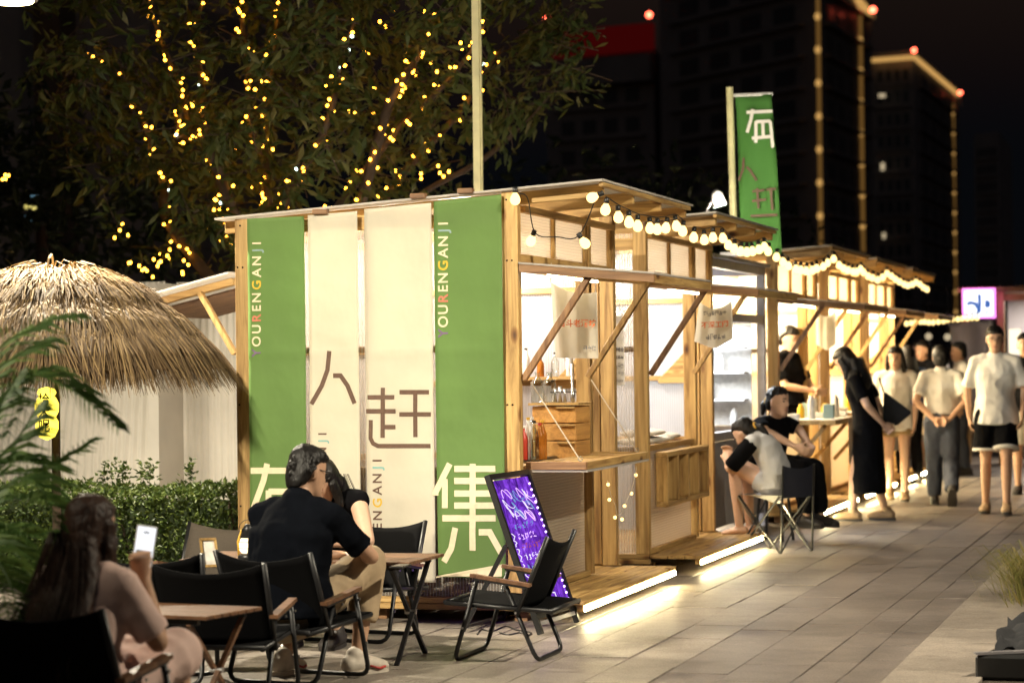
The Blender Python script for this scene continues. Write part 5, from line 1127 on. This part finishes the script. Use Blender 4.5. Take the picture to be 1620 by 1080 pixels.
V = Vector
def base_pose(h=1.7):
    k = h/1.7; J = dict(pel=(0, 0, .93), waist=(0, 0, 1.08), chest=(0, .01, 1.27), neck=(0, -.01, 1.44), head=(0, .02, 1.585), hf=(0, 1, 0), hu=(0, 0, 1),
             shL=(-.175, -.01, 1.385), elL=(-.215, -.03, 1.11), wrL=(-.2, .05, .87), shR=(.175, -.01, 1.385), elR=(.215, -.03, 1.11), wrR=(.2, .05, .87),
             hipL=(-.085, 0, .9), knL=(-.095, .02, .49), anL=(-.1, -.03, .075), hipR=(.085, 0, .9), knR=(.095, .02, .49), anR=(.1, -.03, .075), toeL=(0, 1, 0), toeR=(0, 1, 0), side=(1, 0, 0))
    return {n: V(v)*(k if n not in ('hf', 'hu', 'toeL', 'toeR', 'side') else 1) for n, v in J.items()}
def lerp(a, b, t): return V(a)*(1-t)+V(b)*t
def head_frame(J):
    f = V(J['hf']).normalized(); u = V(J['hu']); u = (u-f*u.dot(f)).normalized(); return f.cross(u).normalized(), f, u
def ringloft(mb, J, rows, n=18):
    r, f, u = head_frame(J); c = V(J['head']); mb.loft([(c+u*z+f*yc, r*rx, f*ry) for z, rx, ry, yc in rows], n)
def person(label, loc, rz, J, skin='skin', hair='hair', hairstyle='short', shirt=None, sleeve=.75, shirt_len=.0, lower=None, lower_to=1.0, lw=1.0, shoes='shoe_dark', dress=None, voxel=.009, fat=1.0, sleeve_mat=None, glasses=False, curl=.5, tuck=False, skirt=None, hem=None, hw=1., smile=False):
    t = thing('person', label, 'person', loc, rz); fr, ff, fu = head_frame(J); side = J['side']; b = MB()
    # --- body, one surface
    b.limb([(J['pel']-V((0, 0, .04)), .145*fat, .1*fat), (J['waist'], .125*fat, .09*fat), (J['chest'], .15*fat, .1*fat), (lerp(J['chest'], J['neck'], .75), .13, .075), (J['neck'], .06, .055)], side, 18)
    b.limb([(J['shL'], .05, .05), (lerp(J['shL'], J['shR'], .5)+V((0, 0, .012)), .062, .062), (J['shR'], .05, .05)], (0, 1, 0))
    b.limb([(lerp(J['neck'], J['chest'], .1), .056, .056), (J['head']-fu*.06-ff*.01, .052, .056)], side)
    for s in 'LR':
        sh, el, wr = J['sh'+s], J['el'+s], J['wr'+s]
        b.limb([(lerp(sh, J['neck'], .35), .05, .05), (sh, .052, .052), (lerp(sh, el, .5), .045, .045), (el, .037, .037)]); b.limb([(el, .037, .037), (lerp(el, wr, .35), .036, .036), (wr, .024, .022)])
        hp, kn, an = J['hip'+s], J['kn'+s], J['an'+s]
        b.limb([(hp, .082*fat, .082*fat), (lerp(hp, kn, .5), .07*fat, .07*fat), (kn, .05, .052)]); b.limb([(kn, .05, .052), (lerp(kn, an, .35), .05, .052), (an, .031, .034)])
        tf = V(J['toe'+s]).normalized(); b.limb([(an-tf*.04-V((0, 0, .04)), .03, .03), (an+tf*.05-V((0, 0, .045)), .036, .026), (an+tf*.13-V((0, 0, .058)), .038, .016)], tf.cross(V((0, 0, 1))))
        # hand: palm, four fingers, thumb at the side of the palm
        d = J.get('hd'+s); d = V(d).normalized() if d else (wr-el).normalized(); pn = V(J.get('pn'+s, (1 if s == 'L' else -1, 0, 0))); pn = (pn-d*pn.dot(d)).normalized(); ac = d.cross(pn)
        b.limb([(wr, .02, .024), (wr+d*.035, .016, .034), (wr+d*.08, .014, .036)], pn)
        cu = J.get('curl'+s, curl)
        for k, ln in enumerate((.07, .078, .073, .058)):
            o_ = wr+d*.085+ac*(.033-.022*k); a1 = cu*.8; d1 = d*math.cos(a1)+pn*math.sin(a1); m1 = o_+d1*ln*.5; a2 = cu*1.9; d2 = d*math.cos(a2)+pn*math.sin(a2); b.limb([(o_-d*.015, .0095, .0095), (m1, .009, .009)], n=8); b.limb([(m1, .009, .009), (m1+d2*ln*.5, .0075, .0075)], n=8)
        th = J.get('th'+s, 1); td = (d*.75+ac*.6*th+pn*.35).normalized(); b.limb([(wr+d*.025+ac*.026*th, .013, .013), (wr+d*.025+ac*.026*th+td*.035, .0105, .0105), (wr+d*.03+ac*.03*th+td*.062+pn*.012, .0085, .0085)], n=8)
    # head with brow, nose, ears
    ringloft(b, J, [(-.122, .012, .012, .052), (-.113, .03, .03, .048), (-.095, .045, .05, .04), (-.065, .057, .069, .021), (-.03, .067, .086, .007), (.02, .073, .093, .0), (.06, .073, .092, -.003), (.09, .062, .08, -.005), (.112, .038, .05, -.006), (.119, .012, .016, -.006)])
    hp_ = lambda x, y, z: J['head']+fr*x+ff*y+fu*z
    b.limb([(hp_(0, .084, .022), .009, .009), (hp_(0, .1, -.018), .013, .012)], fr, 8)
    for s in (-1, 1): b.limb([(hp_(s*.074, -.004, .015), .012, .02), (hp_(s*.074, -.006, -.025), .01, .014)], fr, 8)
    remesh('body', b, skin, t, voxel, 2)
    for s in (-1, 1):
        MB().sphere(hp_(s*.031, .081, .012), (.011, .011, .006), 6).build('eye', M('eye_dark'), t, True, False)
        MB().tube([hp_(s*.016, .093, .031), hp_(s*.032, .091, .036), hp_(s*.048, .08, .031)], .0035, 5).build('eyebrow', M('hair'), t, True, False)
    MB().tube([hp_(-.024, .083, -.058), hp_(-.01, .0905, -.059+.0), hp_(0, .092, -.061), hp_(.01, .0905, -.059), hp_(.024, .083, -.058)], [.003, .006, .007, .006, .003], 6).build('lips', M('lip'), t, True, False)
    if smile: MB().tube([hp_(-.018, .0885, -.058), hp_(0, .0965, -.061), hp_(.018, .0885, -.058)], .0035, 5).build('teeth', M('white_plastic'), t, True, False)
    if glasses:
        gm = MB()
        for s in (-1, 1): gm.tube([hp_(s*.034+.024*math.cos(a), .1, .01+.02*math.sin(a)) for a in np.linspace(0, 2*PI, 13)], .0022, 5); gm.tube([hp_(s*.058, .098, .015), hp_(s*.078, .0, .015)], .002, 5)
        gm.tube([hp_(-.01, .102, .014), hp_(.01, .102, .014)], .002, 5); gm.build('glasses', M('black_metal'), t, True, False)
    # hair
    hm = MB()
    if hairstyle == 'short':
        ringloft(hm, J, [(-.085, .045, .02, -.072), (-.06, .066, .04, -.058), (-.02, .078, .055, -.046), (.02, .0825, .064, -.036), (.045, .083, .078, -.022), (.058, .082, .09, -.01), (.075, .079, .097, -.003), (.095, .072, .09, -.003), (.118, .055, .068, -.006), (.133, .03, .038, -.008), (.138, .008, .01, -.008)])
    elif hairstyle == 'tied':
        ringloft(hm, J, [(-.07, .04, .02, -.068), (-.04, .07, .045, -.055), (.0, .0805, .06, -.042), (.045, .08, .076, -.026), (.06, .079, .086, -.015), (.078, .076, .093, -.006), (.1, .07, .086, -.008), (.122, .04, .05, -.01), (.13, .01, .012, -.01)])
        c = hp_(0, -.095, .0); hm.limb([(c, .035, .035), (hp_(0, -.14, -.03), .032, .032), (hp_(0, -.15, -.1), .018, .018)], fr)
    else:
        Lh = hairstyle; rows = [(-.085-.0, .082, .05, -.052), (-.05, .088, .06, -.046), (0, .088, .07, -.038), (.045, .086, .08, -.024), (.06, .084, .091, -.012), (.078, .08, .097, -.005), (.097, .074, .091, -.004), (.12, .055, .065, -.006), (.137, .02, .03, -.008)]
        ringloft(hm, J, rows)
        dn = V((0, 0, -1)); ctr = hp_(0, -.05, -.06); bk = -V(ff); bk.z = 0; bk.normalize(); sd_ = V((-bk.y, bk.x, 0))
        hm.loft([(ctr+V((0, 0, .05)), sd_*.085, bk*.06), (ctr+dn*Lh*.25+bk*.04, sd_*.1*hw, bk*.075), (ctr+dn*Lh*.55+bk*(.08 if hw == 1 else .12), sd_*.125*hw, bk*.08), (ctr+dn*Lh*.85+bk*(.09 if hw == 1 else .135), sd_*.11*hw, bk*.06), (ctr+dn*Lh+bk*.055, sd_*.06, bk*.03)], 18)
        for s in (-1, 1): hm.limb([(hp_(s*.078, .02, .03), .018, .03), (hp_(s*.088, .02, -.06), .02, .035), (hp_(s*.09, .0, -.06)+dn*Lh*.35, .022, .03)], fr)
    hr = random.Random(int(len(label)*7))
    for k in range(70 if hairstyle == 'short' else 40):
        th = hr.uniform(-PI, PI); front = abs(th) < 1.0; zz = hr.uniform(.075, .125) if front or hairstyle != 'short' else hr.uniform(-.03, .125)
        q_ = math.sqrt(max(.05, 1-(max(0, zz-.03)/.112)**2)); x_, y_ = .08*math.sin(th)*q_, .095*math.cos(th)*q_-.004
        if zz < .05 and y_ > .0: continue
        sw = V((hr.uniform(-.02, .02)+.01, 0, 0)); b_ = hp_(x_*.9, y_*.9, zz)
        tip = hp_(x_*1.1+sw.x, y_*1.08+(.006 if front else -.006), zz-(hr.uniform(.01, .03) if front else hr.uniform(.01, .04)))
        hm.limb([(b_, .012, .012), (lerp(b_, tip, .6)+fu*.006, .009, .009), (tip, .003, .003)], n=6)
    remesh('hair', hm, hair, t, .0065, 1, .003, 30.)
    if not isinstance(hairstyle, str):
        st_ = MB()
        for k in range(110 if hw > 1 else 40):
            u_ = hr.uniform(-1, 1); jx = hr.gauss(0, .012); bo = hr.uniform(.045, .075)
            P_ = [ctr+V((0, 0, .06))+sd_*.08*u_+bk*bo, ctr+dn*Lh*.3+sd_*.1*hw*u_+bk*(bo+.055), ctr+dn*Lh*.6+sd_*(.125*hw*u_+jx)+bk*(bo+(.12 if hw > 1 else .08)), ctr+dn*Lh*hr.uniform(.85, 1.08)+sd_*(.11*hw*u_+jx*2)+bk*(bo+(.12 if hw > 1 else .07))]
            st_.tube(catmull(P_, 4), .0016, 3)
        stuff(st_.build('loose_strands', M(hair), t, True, False))
    if hairstyle == 'tied': MB().tube([hp_(.03*math.cos(a), -.112, .0+.03*math.sin(a)) for a in np.linspace(0, 2*PI, 11)], .008, 6).build('hair_band', M('gold_band'), t, True, False)
    # clothes
    seed = hash(label) % 97 if False else len(label)*1.37
    if shirt:
        c = MB(); lo = J['pel']+V((0, 0, shirt_len)) if not tuck else lerp(J['pel'], J['waist'], .35)
        br = -.02 if tuck else .012+max(0., -shirt_len)*.12
        c.limb([(J['shL'], .066, .066), (lerp(J['shL'], J['shR'], .5), .078, .078), (J['shR'], .066, .066)], (0, 1, 0))
        c.limb([(lo, (.182+br)*fat, (.138+br)*fat), (J['waist'], .166*fat, .128*fat), (J['chest'], .178*fat, .128*fat), (lerp(J['chest'], J['neck'], .62), .168, .098), (lerp(J['chest'], J['neck'], .93), .082, .074)], side, 20, f0=True)
        sl = MB() if sleeve_mat else c
        for s in 'LR':
            sh, el = J['sh'+s], J['el'+s]; wr = J['wr'+s]; e_ = lerp(sh, el, min(sleeve, 1)); pts = [(lerp(sh, J['neck'], .4), .062, .062), (sh, .07, .07), (lerp(sh, e_, .6), .066, .066), (e_, .066 if sleeve < 1 else .056, .064 if sleeve < 1 else .056)]
            if sleeve > 0: sl.limb(pts, f1=True)
            if sleeve > 1: sl.limb([(el, .056, .056), (lerp(el, wr, sleeve-1), .045, .045)])
        remesh('shirt', c, shirt, t, .012, 3, .011, 7., seed, J['neck'].z)
        if sleeve_mat: remesh('sleeves', sl, sleeve_mat, t, .012, 3, .006, 8., seed)
    if lower:
        c = MB(); c.limb([(J['pel']-V((0, 0, .05)), .16*fat, .118*fat), (lerp(J['pel'], J['waist'], .55), .148*fat, .112*fat)], side, 20)
        for s in 'LR':
            hp2, kn, an = J['hip'+s], J['kn'+s], J['an'+s]; 
            if lower_to <= 1: e_ = lerp(hp2, kn, lower_to); c.limb([(hp2, .098*fat*lw, .1*fat*lw), (lerp(hp2, e_, .5), .097*fat*lw, .097*fat*lw), (e_, .1*fat*lw, .1*fat*lw)], f1=True)
            else: c.limb([(hp2, .098*fat, .1*fat), (lerp(hp2, kn, .5), .088*lw, .088*lw), (kn, .072*lw, .074*lw)]); c.limb([(kn, .072*lw, .074*lw), (lerp(kn, an, .5*(lower_to-1)), .072*lw, .074*lw), (lerp(kn, an, lower_to-1), .062*lw, .066*lw)], f1=True)
        remesh('trousers' if lower_to > 1 else 'shorts', c, lower, t, .012, 3, .01, 8., seed+3)
    if hem:
        for s in 'LR': e_ = lerp(J['hip'+s], J['kn'+s], lower_to); d_ = (J['kn'+s]-J['hip'+s]).normalized(); MB().lathe([(.1*fat*lw+.003, 0), (.1*fat*lw+.006, .012), (.1*fat*lw+.003, .024)], e_-d_*.02, 18, d_).build('hem_band', M(hem), t, True, False)
    if dress:
        c = MB(); zh = dress[1]; kp = lerp(J['pel'], J['waist'], .3); fx, fy = (J['anL'].x+J['anR'].x)/2, (J['anL'].y+J['anR'].y)/2
        c.limb([(V((fx, fy, zh)), .19, .16), (V((fx*.6+J['pel'].x*.4, fy*.6+J['pel'].y*.4, zh*.5+J['pel'].z*.5)), .185, .15), (J['pel'], .175, .13), (J['waist'], .15, .115), (J['chest'], .17, .125), (lerp(J['chest'], J['neck'], .65), .16, .092), (lerp(J['chest'], J['neck'], .92), .075, .066)], side, 22, f0=True)
        for s in 'LR': sh, el = J['sh'+s], J['el'+s]; c.limb([(lerp(sh, J['neck'], .4), .06, .06), (sh, .067, .067), (lerp(sh, el, .75), .06, .06)], f1=True)
        remesh('dress', c, dress[0], t, .013, 3, .013, 6., seed, J['neck'].z)
    if skirt:
        c = MB()
        for s in 'LR': c.limb([(J['hip'+s], .12, .11), (lerp(J['hip'+s], J['kn'+s], .6), .11, .1), (J['kn'+s], .1, .1)])
        c.limb([(lerp(J['hipL'], J['hipR'], .5), .17, .12), (lerp(J['knL'], J['knR'], .5), .15, .09)], side); remesh('skirt', c, skirt, t, .013, 3, .012, 7., seed)
    if shoes:
        for s in 'LR':
            an = J['an'+s]; tf = V(J['toe'+s]).normalized(); rt_ = tf.cross(V((0, 0, 1))).normalized(); dn = rt_.cross(tf) if False else V((0, 0, 1)); up_ = rt_.cross(tf).normalized(); up_ = up_ if up_.z > 0 else -up_
            c = MB(); c.limb([(an-tf*.05-up_*.025, .043, .048), (an+tf*.03-up_*.027, .048, .046), (an+tf*.1-up_*.036, .052, .037), (an+tf*.15-up_*.045, .046, .028)], rt_); c.limb([(an-tf*.02-up_*.02, .042, .045), (an-tf*.015+up_*.02, .042, .045)], rt_)
            sh_ = remesh('shoe', c, shoes, t, .008, 2)
            so_ = MB(); 
            P = [an+tf*x_+rt_*y_-up_*.075 for x_, y_ in ((-.092, -.025), (-.092, .025), (-.03, .04), (.08, .048), (.14, .044), (.175, .02), (.175, -.02), (.14, -.044), (.08, -.048), (-.03, -.04))]
            so_.prism(P, up_*.022)
            if shoes == 'shoe_white': MB().tube([an+tf*.04+rt_*.05-up_*.035, an+tf*.09+rt_*.056-up_*.05, an+tf*.13+rt_*.05-up_*.045], .006, 6).build('stripe', M('red_paint'), sh_, True)
            link('sole', so_.mesh('sole'), M('shoe_white' if shoes == 'shoe_white' else 'shoe_dark'), sh_)
    return t

def seated(seat, **kw):
    J = base_pose(1.7); J.update(pel=V((0, -.06, seat+.1)), waist=V((0, -.06, seat+.24)), chest=V((0, -.03, seat+.42)), neck=V((0, 0, seat+.59)), head=V((0, .05, seat+.73)), shL=V((-.18, -.01, seat+.54)), shR=V((.18, -.01, seat+.54)),
             hipL=V((-.09, -.03, seat+.07)), hipR=V((.09, -.03, seat+.07)), knL=V((-.12, .38, seat+.12)), knR=V((.12, .38, seat+.12)), anL=V((-.12, .42, .075)), anR=V((.12, .42, .075)))
    J.update({k: V(v) if isinstance(v, tuple) else v for k, v in kw.items()}); return J

# man in the navy T-shirt at the long table
J = seated(.27, chest=(.0, -.02, .68), neck=(.01, .02, .85), head=(.02, .09, .965), hf=(.4, .9, -.25), hu=(0, .25, 1), shL=(-.18, .0, .77), shR=(.19, .02, .77), elL=(-.22, .22, .56), wrL=(-.02, .46, .55), elR=(.3, .2, .57), wrR=(.1, .45, .555),
           knL=(-.14, .34, .47), anL=(-.16, .16, .075), knR=(.17, .4, .53), anR=(.16, .3, .075), toeL=(-.1, 1, 0), toeR=(.35, .9, 0), hdR=(-.9, .4, 0), hdL=(.9, .4, 0), pnR=(0, 0, -1), pnL=(0, 0, -1))
MANP = person('man seen from behind in navy T-shirt and khaki trousers, sitting at the long table', (MANC.x, MANC.y, 0), -.18, J, shirt='cloth_navy', sleeve=.8, shirt_len=-.06, lower='cloth_khaki', lower_to=1.62, lw=1.12, shoes='shoe_white', glasses=True, fat=1.22)
J = seated(.27, chest=(0, .1, .66), neck=(0, .2, .79), head=(.0, .27, .85), hf=(.2, .75, -.6), hu=(0, .6, .8), shL=(-.16, .17, .75), shR=(.16, .17, .75), elL=(-.26, .3, .55), wrL=(-.1, .5, .55), elR=(.24, .3, .56), wrR=(.05, .5, .56))
person('woman in a black sleeveless top leaning over the table, half hidden by the man', (P3C.x-.1, P3C.y-.02, 0), PI+.0, J, skin='skin_pale', hairstyle=.16, shirt='cloth_black', sleeve=0, lower='cloth_black', lower_to=1.8, shoes='shoe_dark', fat=.88)
# long haired woman with the phone
J = seated(.25, chest=(0, -.03, .62), neck=(0, .0, .77), head=(.0, .03, .89), hf=(.25, .95, -.1), shL=(-.15, -.01, .71), shR=(.15, -.01, .71), elL=(-.22, .12, .5), wrL=(-.05, .33, .45), elR=(.235, .1, .5), wrR=(.085, .24, .7), hdR=(-.35, .2, .9), pnR=(-.5, .75, .2), curlR=.75, knL=(-.1, .36, .42), knR=(.12, .38, .42), anL=(-.1, .42, .075), anR=(.12, .42, .075))
WP = person('long haired woman in a pink dress seen from behind, raising a phone', (WOMC.x+.02, WOMC.y+.03, 0), -.16, J, skin='skin', hair='hair_brown', hairstyle=.46, shirt='cloth_pink', sleeve=.85, shirt_len=-.02, skirt='cloth_pink', shoes='shoe_tan', fat=1.0, hw=1.4)
ph = Matrix.Translation(WP.location) @ Matrix.Rotation(-.16, 4, 'Z'); pc_ = ph @ V((.035, .315, .82))
t = thing('smartphone', 'white smartphone with a lit screen in the raised hand', 'phone', pc_); u_ = V((.12, .12, .98)).normalized(); n_ = (V((0, 0, EYE))-pc_).normalized(); n_ = (n_-u_*n_.dot(u_)).normalized(); r_ = u_.cross(n_)
def slabbox(c, r_, u_, n_, w, h, d): return MB().add([c+r_*a*w/2+u_*b_*h/2+n_*e*d/2 for e in (-1, 1) for a, b_ in ((-1, -1), (1, -1), (1, 1), (-1, 1))], [(3,2,1,0),(4,5,6,7),(0,1,5,4),(1,2,6,5),(2,3,7,6),(3,0,4,7)])
slabbox(pc_, r_, u_, n_, .074, .15, .009).build('case', M('white_plastic'), t, bevel=.003); slabbox(pc_+n_*.0055, r_, u_, n_, .066, .14, .001).build('screen', M('phone_screen'), t)
slabbox(pc_+n_*.0066-u_*.03, r_, u_, n_, .056, .03, .0006).build('screen_picture', M('print_greyblue'), t); slabbox(pc_+n_*.0066+u_*.05, r_, u_, n_, .02, .006, .0006).build('camera_island', M('eye_dark'), t)

# girl on the folding stool, woman behind her
GP = cp(1222, 18.7)
J = seated(.42, pel=(0, -.02, .52), waist=(0, -.0, .66), chest=(0, .06, .78), neck=(0, .15, .87), head=(0, .23, .9), hf=(.1, .8, -.55), hu=(0, .5, .8), shL=(-.16, .12, .84), shR=(.16, .12, .84), elL=(-.16, .3, .64), wrL=(-.03, .38, .68), elR=(.16, .3, .64), wrR=(.04, .38, .69), hdL=(.3, .1, .9), hdR=(-.3, .1, .9), curl=.9,
           hipL=(-.08, .0, .5), hipR=(.08, .0, .5), knL=(-.07, .3, .66), knR=(.08, .27, .64), anL=(-.06, .27, .2), anR=(.08, .24, .2), toeL=(-.1, 1, -.05), toeR=(.1, 1, -.05))
person('girl in a grey and black raglan shirt crouched barefoot on a folding stool', (GP.x, GP.y, 0), PI/2-.2, J, skin='skin_pale', hairstyle='tied', shirt='cloth_grey', sleeve=.95, sleeve_mat='cloth_black', shirt_len=-.04, lower='cloth_grey', lower_to=.35, shoes=None, fat=.88)
t = thing('camp_stool', 'navy folding camp stool with cross legs under the crouching girl', 'camp stool', GP)
mx4 = Matrix.Translation(GP) @ Matrix.Rotation(PI/2-.5, 4, 'Z'); Q = lambda x, y, z: mx4 @ V((x, y, z))
for s in (-1, 1):
    x = s*.19
    for a_, b_ in (((x, .2, .0), (x, -.2, .43)), ((x, -.2, .0), (x, .2, .43))): MB().tube([Q(*a_), Q(*b_)], .009, 7).build('leg', M('black_metal'), t)
    MB().tube([Q(x, -.21, .0), Q(x, -.24, .67)], .009, 7).build('back_post', M('black_metal'), t)
for y in (.2, -.2):
    for k in (-1, 1): MB().tube([Q(k*.19, y*1.03, 0), Q(-k*.19, y*1.03, .42)], .008, 7).build('leg', M('steel' if k > 0 else 'black_metal'), t)
for x in (-.19, .19):
    for y in (.2, -.2): MB().sphere(Q(x, y, .012), .014, 6).build('foot_cap', M('black_plastic'), t)
sheetmesh(lambda u, v: tuple(Q(.19*(2*u-1), .2-.4*v, .44-.05*math.sin(PI*u)*math.sin(PI*v))), 8, 8).build('seat_sling', M('cloth_grey'), t, True)
sheetmesh(lambda u, v: tuple(Q(.19*(2*u-1), -.225-.012*v-.02*math.sin(PI*u), .42+.25*v-.03*math.sin(PI*u)*v)), 8, 8).build('back_sling', M('navy_fabric'), t, True)
J = seated(.55, hf=(-.05, 1, -.05), head=(.03, .08, 1.13), neck=(0, .03, .99), elL=(-.22, .1, .9), wrL=(-.1, .3, .78), elR=(.22, .1, .9), wrR=(.1, .3, .78), shL=(-.165, .0, .95), shR=(.165, .0, .95), chest=(0, 0, .85), waist=(0, -.03, .73), pel=(0, -.05, .6), knL=(-.1, .36, .6), knR=(.1, .36, .6), anL=(-.1, .4, .2), anR=(.1, .4, .2))
c = cp(1221, 19.75); person('smiling woman in a black T-shirt sitting behind the crouching girl', (c.x, c.y, 0), -PI*.66, J, skin='skin_pale', hairstyle='tied', shirt='cloth_black', sleeve=.8, lower='cloth_black', lower_to=1.9, fat=.88, smile=True)
t = thing('stool', 'dark stool hidden under the smiling woman', 'stool', (c.x, c.y, 0)); MB().lathe([(.15, .5), (.16, .52), (.16, .55), (.02, .56)], c, 16).build('seat', M('black_plastic'), t)
for k in range(4): a = k*PI/2+.6; MB().tube([c+V((.11*math.cos(a), .11*math.sin(a), .5)), c+V((.17*math.cos(a), .17*math.sin(a), 0))], .012, 6).build('leg', M('black_metal'), t)

# woman in the long black dress
J = base_pose(1.6); J.update(waist=V((0, .03, 1.03)), chest=V((0, .09, 1.2)), neck=V((0, .12, 1.35)), head=V((0, .2, 1.455)), hf=V((.0, .8, -.55)), hu=V((0, .55, .8)), shL=V((-.155, .08, 1.3)), shR=V((.155, .08, 1.3)), elL=V((-.2, -.05, 1.05)), wrL=V((-.06, -.16, .88)), elR=V((.21, -.04, 1.05)), wrR=V((.07, -.17, .88)), anL=V((-.1, .13, .075)), anR=V((.09, -.13, .075)), knL=V((-.09, .1, .46)), knR=V((.09, -.02, .46)))
c = gp(1375, 823); person('woman in a long black dress bending towards the stall goods', (c.x, c.y, 0), PI/2-.12, J, skin='skin_pale', hairstyle=.3, dress=('cloth_black', .25), shoes='shoe_tan', fat=.9)
t = thing('shoulder_bag', 'black pointed shoulder bag behind the woman in the long black dress', 'bag', c+V((.25, .1, .95))); bp0 = V((c.x+.2, c.y+.02, 0))
mb = MB(); mb.prism([bp0+V((-.05, 0, 1.18)), bp0+V((.2, .05, .98)), bp0+V((.06, .02, .86)), bp0+V((-.06, 0, .9))], (-.02, .09, 0)); mb.build('pouch', M('black_fabric_soft'), t, bevel=.015); MB().tube([bp0+V((-.06, .04, 1.17)), bp0+V((-.1, .05, 1.3))], .008, 6).build('strap', M('black_fabric_soft'), t)
# girl in white T-shirt and brown shorts
def walker(h, st=.0, **kw):
    J = base_pose(h); k = h/1.7; J['knL'] = V((-.09, .12+st, .5))*k; J['anL'] = V((-.09, .16+st, .085))*k; J['knR'] = V((.09, .03, .48))*k; J['anR'] = V((.09, -.2-st, .12))*k; J['toeR'] = V((0, 1, -.35)); J.update({a: V(b)*k if a not in ('hf', 'hu', 'toeL', 'toeR') else V(b) for a, b in kw.items()}); return J
c = gp(1420, 791); person('girl in a loose white T-shirt and short brown skirt walking between the stalls', (c.x, c.y, 0), PI+.1, walker(1.58, hf=(.2, 1, -.1)), skin='skin_pale', hairstyle=.22, shirt='cloth_white', sleeve=.85, shirt_len=-.14, lower='cloth_brown', lower_to=.45, lw=1.05, shoes='shoe_tan', fat=.95)
# elderly man from behind
J = walker(1.58, .02, elL=(-.27, -.1, 1.13), wrL=(-.09, -.19, .94), elR=(.27, -.1, 1.13), wrR=(.09, -.19, .94), hdL=(.8, -.1, -.3), hdR=(-.8, -.1, -.3), pnL=(0, -1, 0), pnR=(0, -1, 0), knR=(.09, .03, .48), anR=(.1, -.26, .17), toeR=(0, .75, -.8))
c = gp(1490, 800); c += V((0, .1, 0)); person('man seen from behind in a white shirt and dark trousers, hands clasped behind him', (c.x, c.y, 0), .1, J, shirt='cloth_white', sleeve=.75, tuck=True, lower='cloth_jeans', lower_to=1.97, lw=1.15, shoes='shoe_dark', fat=1.02)
# young man in white T-shirt
J = walker(1.76, .0, hf=(-.1, 1, -.12), wrL=(-.24, .1, .9), wrR=(.24, -.02, .88), elL=(-.26, -.02, 1.13), elR=(.26, -.04, 1.13)); J['anR'] = V((.11, -.1, .08)); J['toeR'] = V((.1, 1, 0)); J['knR'] = V((.1, .03, .5))
c = gp(1578, 812); person('tall young man in a loose white T-shirt and black shorts walking closer', (c.x, c.y, 0), PI+.05, J, shirt='cloth_white', sleeve=.9, shirt_len=-.12, lower='cloth_black', lower_to=.78, lw=1.12, hem='cloth_white', shoes='shoe_tan', glasses=True, fat=1.08)
# background walkers
c = cp(1519, 30.5); person('boy in a white polo shirt turned sideways before the white screen', (c.x, c.y, 0), PI*.6, base_pose(1.66), voxel=.014, shirt='cloth_white', sleeve=.8, shirt_len=-.05, lower='cloth_jeans', lower_to=1.95)
c = cp(1622, 26.0); person('person in black cut off by the right edge of the picture', (c.x, c.y, 0), PI-.1, base_pose(1.72), voxel=.014, shirt='cloth_black', sleeve=.8, shirt_len=-.05, lower='cloth_cream', lower_to=.9)
c = cp(1462, 30.0); person('man in a black T-shirt and beige shorts standing in the dark gap', (c.x, c.y, 0), PI*.75, base_pose(1.68), voxel=.014, shirt='cloth_black', sleeve=.8, shirt_len=-.05, lower='cloth_khaki', lower_to=.9, lw=1.1)
c = cp(1436, 28.6); person('woman in a blue top partly hidden by the girl in white', (c.x, c.y, 0), .4, base_pose(1.6), voxel=.014, hairstyle=.3, shirt='cloth_blue', sleeve=.6, lower='cloth_black', lower_to=1.9)
J = base_pose(1.66); J.update(elR=V((.23, .1, 1.1)), wrR=V((.02, .3, 1.05)), elL=V((-.23, .1, 1.1)), wrL=V((-.02, .3, 1.05)), hf=V((.2, 1, -.3)))
c = cp(1246, 23.3); person('stall vendor in a black T-shirt working inside the middle stall', (c.x, c.y, .126), -PI*.62, J, skin='skin_pale', voxel=.012, shirt='cloth_black', sleeve=.8, lower='cloth_black', lower_to=1.9)

for px, d, rz, h, sh_, lo_, lb in ((1409, 33., PI, 1.62, 'cloth_cream', 'cloth_jeans', 'distant walker in a cream top left of the dark gap'), (1448, 35.5, 2.4, 1.7, 'cloth_black', 'cloth_jeans', 'distant walker in dark clothes deep in the dark gap'), (1478, 36.5, 3.6, 1.66, 'cloth_white', 'cloth_brown', 'distant walker in a white top behind the man with clasped hands'), (1546, 38., 2.9, 1.7, 'cloth_black', 'cloth_khaki', 'distant walker in black beside the white screen')):
    c = cp(px, d); person(lb, (c.x, c.y, 0), rz, walker(h), voxel=.018, shirt=sh_, sleeve=.8, shirt_len=-.06, lower=lo_, lower_to=1.95)
